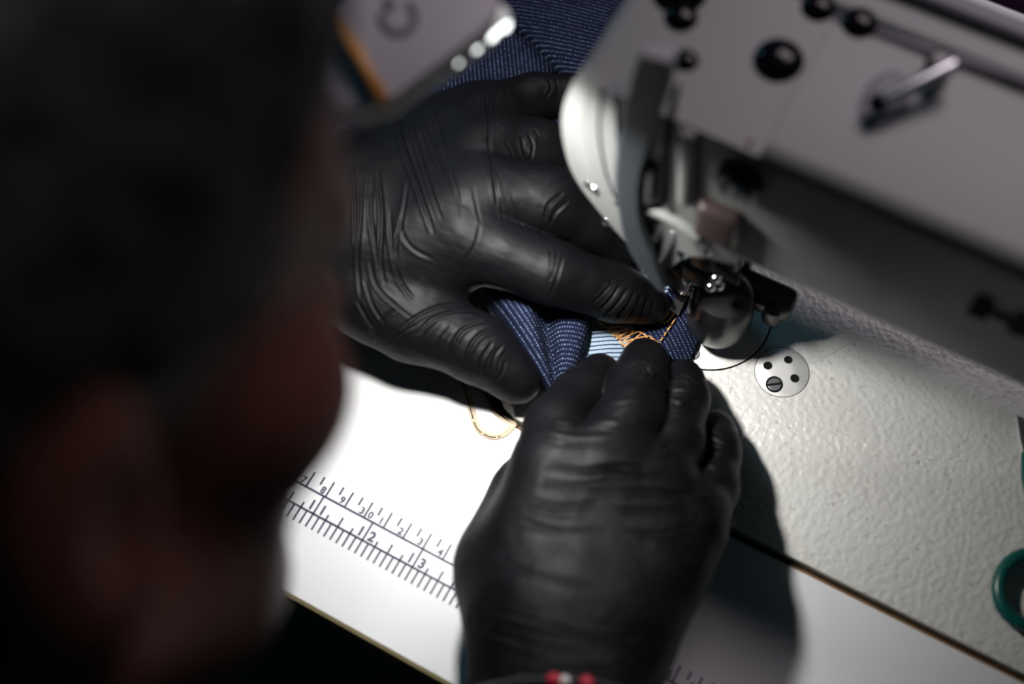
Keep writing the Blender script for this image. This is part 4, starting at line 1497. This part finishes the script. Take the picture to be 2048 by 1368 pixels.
s0 = .0
for _ in range(60):                       # slide along the forearm until the top bead sits where the photo shows it
    bc = wa + axis_ * s0
    if project(on_wrist(bc, math.pi / 2, .001)[None])[0, 1] > 1358: break
    s0 += .001
br = empty('beaded_bracelet', bc)
tag(br, 'bracelet of small black beads with two red beads around the gloved wrist', 'bracelet')
NB = 50
bp = [on_wrist(bc, 2 * math.pi * (k + .5) / NB, .0014) for k in range(NB)]
bx = project(np.array(bp))
upper = [k for k in range(NB) if math.sin(2 * math.pi * (k + .5) / NB) > 0]
red = {min(upper, key=lambda k: abs(bx[k, 0] - u)) for u in (1108, 1182)}
pale = sorted([k for k in upper if k not in red and 1112 < bx[k, 0] < 1160], key=lambda k: abs(bx[k, 0] - 1136))[:1]
for k in range(NB):
    mat, r = MAT['bead_black'], .0018
    if k in red: mat, r = MAT['bead_red'], .0026
    if k in pale: mat, r = MAT['bead_white'], .0020
    bm = bmesh.new()
    add_sphere(bm, bp[k], r, 12)
    o = bm_obj('bead', bm, mat, br, True)
    if k in red: o['label'] = 'red bead'
    if k in pale: o['label'] = 'pale bead between the red ones'

# ------------------------------------------------------------------ small scissors on the bed at the right
sc = empty('thread_scissors', P(2075, 1180, BZ))
tag(sc, 'small scissors with teal plastic handle loops lying on the machine bed at the right edge', 'scissors')
rc = P(2062, 1178, .009)
bm = bmesh.new()
ax_ = P(2066, 1090, .009) - rc
pts = []
for k in range(25):
    t = 2 * math.pi * k / 24
    e1_ = P(2062, 1100, .009) - rc; e2_ = P(2126, 1178, .009) - rc
    pts.append(tuple(rc + e1_ * math.cos(t) * .90 + e2_ * math.sin(t) * 1.02))
add_tube(bm, pts, .0030, 12, caps=False)
bm_obj('handle_loop', bm, MAT['teal_plastic'], sc, True)
bm = bmesh.new()
pts = [P(2052, 905, .0065), P(2058, 960, .0075), P(2075, 1030, .0085), P(2092, 1100, .009), P(2110, 1140, .009)]
add_tube(bm, [tuple(p) for p in catmull(pts, 4)], np.interp(range(17), [0, 4, 16], [.0018, .0032, .0034]), 12)
bm_obj('handle_grip', bm, MAT['teal_plastic'], sc, True)
bm = bmesh.new()
bl = [(2034, 829), (2052, 850), (2075, 900), (2085, 930), (2052, 925), (2041, 880)]
add_prism(bm, [tuple(P(u, v, .006)[:2]) for u, v in bl], .0052, .0064)
bm_obj('blade', bm, MAT['satin'], sc)
bm = bmesh.new()
bl = [(2036, 850), (2060, 860), (2090, 925), (2062, 930), (2044, 900)]
add_prism(bm, [tuple(P(u, v, .0045)[:2]) for u, v in bl], .0041, .0051)
bm_obj('blade', bm, MAT['steel'], sc)
bm = bmesh.new()
rc2 = P(2190, 1120, .009)
pts = []
for k in range(25):
    t = 2 * math.pi * k / 24
    pts.append(tuple(rc2 + e1_ * math.cos(t) * .85 + e2_ * math.sin(t) * .9))
add_tube(bm, pts, .0030, 12, caps=False)
add_tube(bm, [tuple(P(2085, 930, .0065)), tuple(P(2120, 1000, .008)), tuple(P(2160, 1060, .009))], .003, 10)
bm_obj('handle_loop', bm, MAT['teal_plastic'], sc, True)

# ------------------------------------------------------------------ dark purple cloth on the table behind the machine
bm = bmesh.new()
nx, ny = 24, 14
vv = [[None] * (ny + 1) for _ in range(nx + 1)]
for i in range(nx + 1):
    for j in range(ny + 1):
        x = -.02 + .42 * i / nx; y = .225 + .15 * j / ny
        e = min(i, nx - i, j, ny - j)
        z = .0012 + min(e, 3) * .006 + .006 * math.sin(i * .9 + j * .5) * math.cos(j * .8) * min(e, 2) / 2
        vv[i][j] = bm.verts.new((x, y, z))
for i in range(nx):
    for j in range(ny):
        bm.faces.new((vv[i][j], vv[i + 1][j], vv[i + 1][j + 1], vv[i][j + 1]))
bd = [e for e in bm.edges if len(e.link_faces) == 1]
r = bmesh.ops.extrude_edge_only(bm, edges=bd)
for v in [g for g in r['geom'] if isinstance(g, bmesh.types.BMVert)]: v.co.z = .0003
o = bm_obj('purple_cloth', bm, MAT['purple'], None, True)
tag(o, 'dark purple folded cloth lying on the table behind the sewing machine', 'cloth')
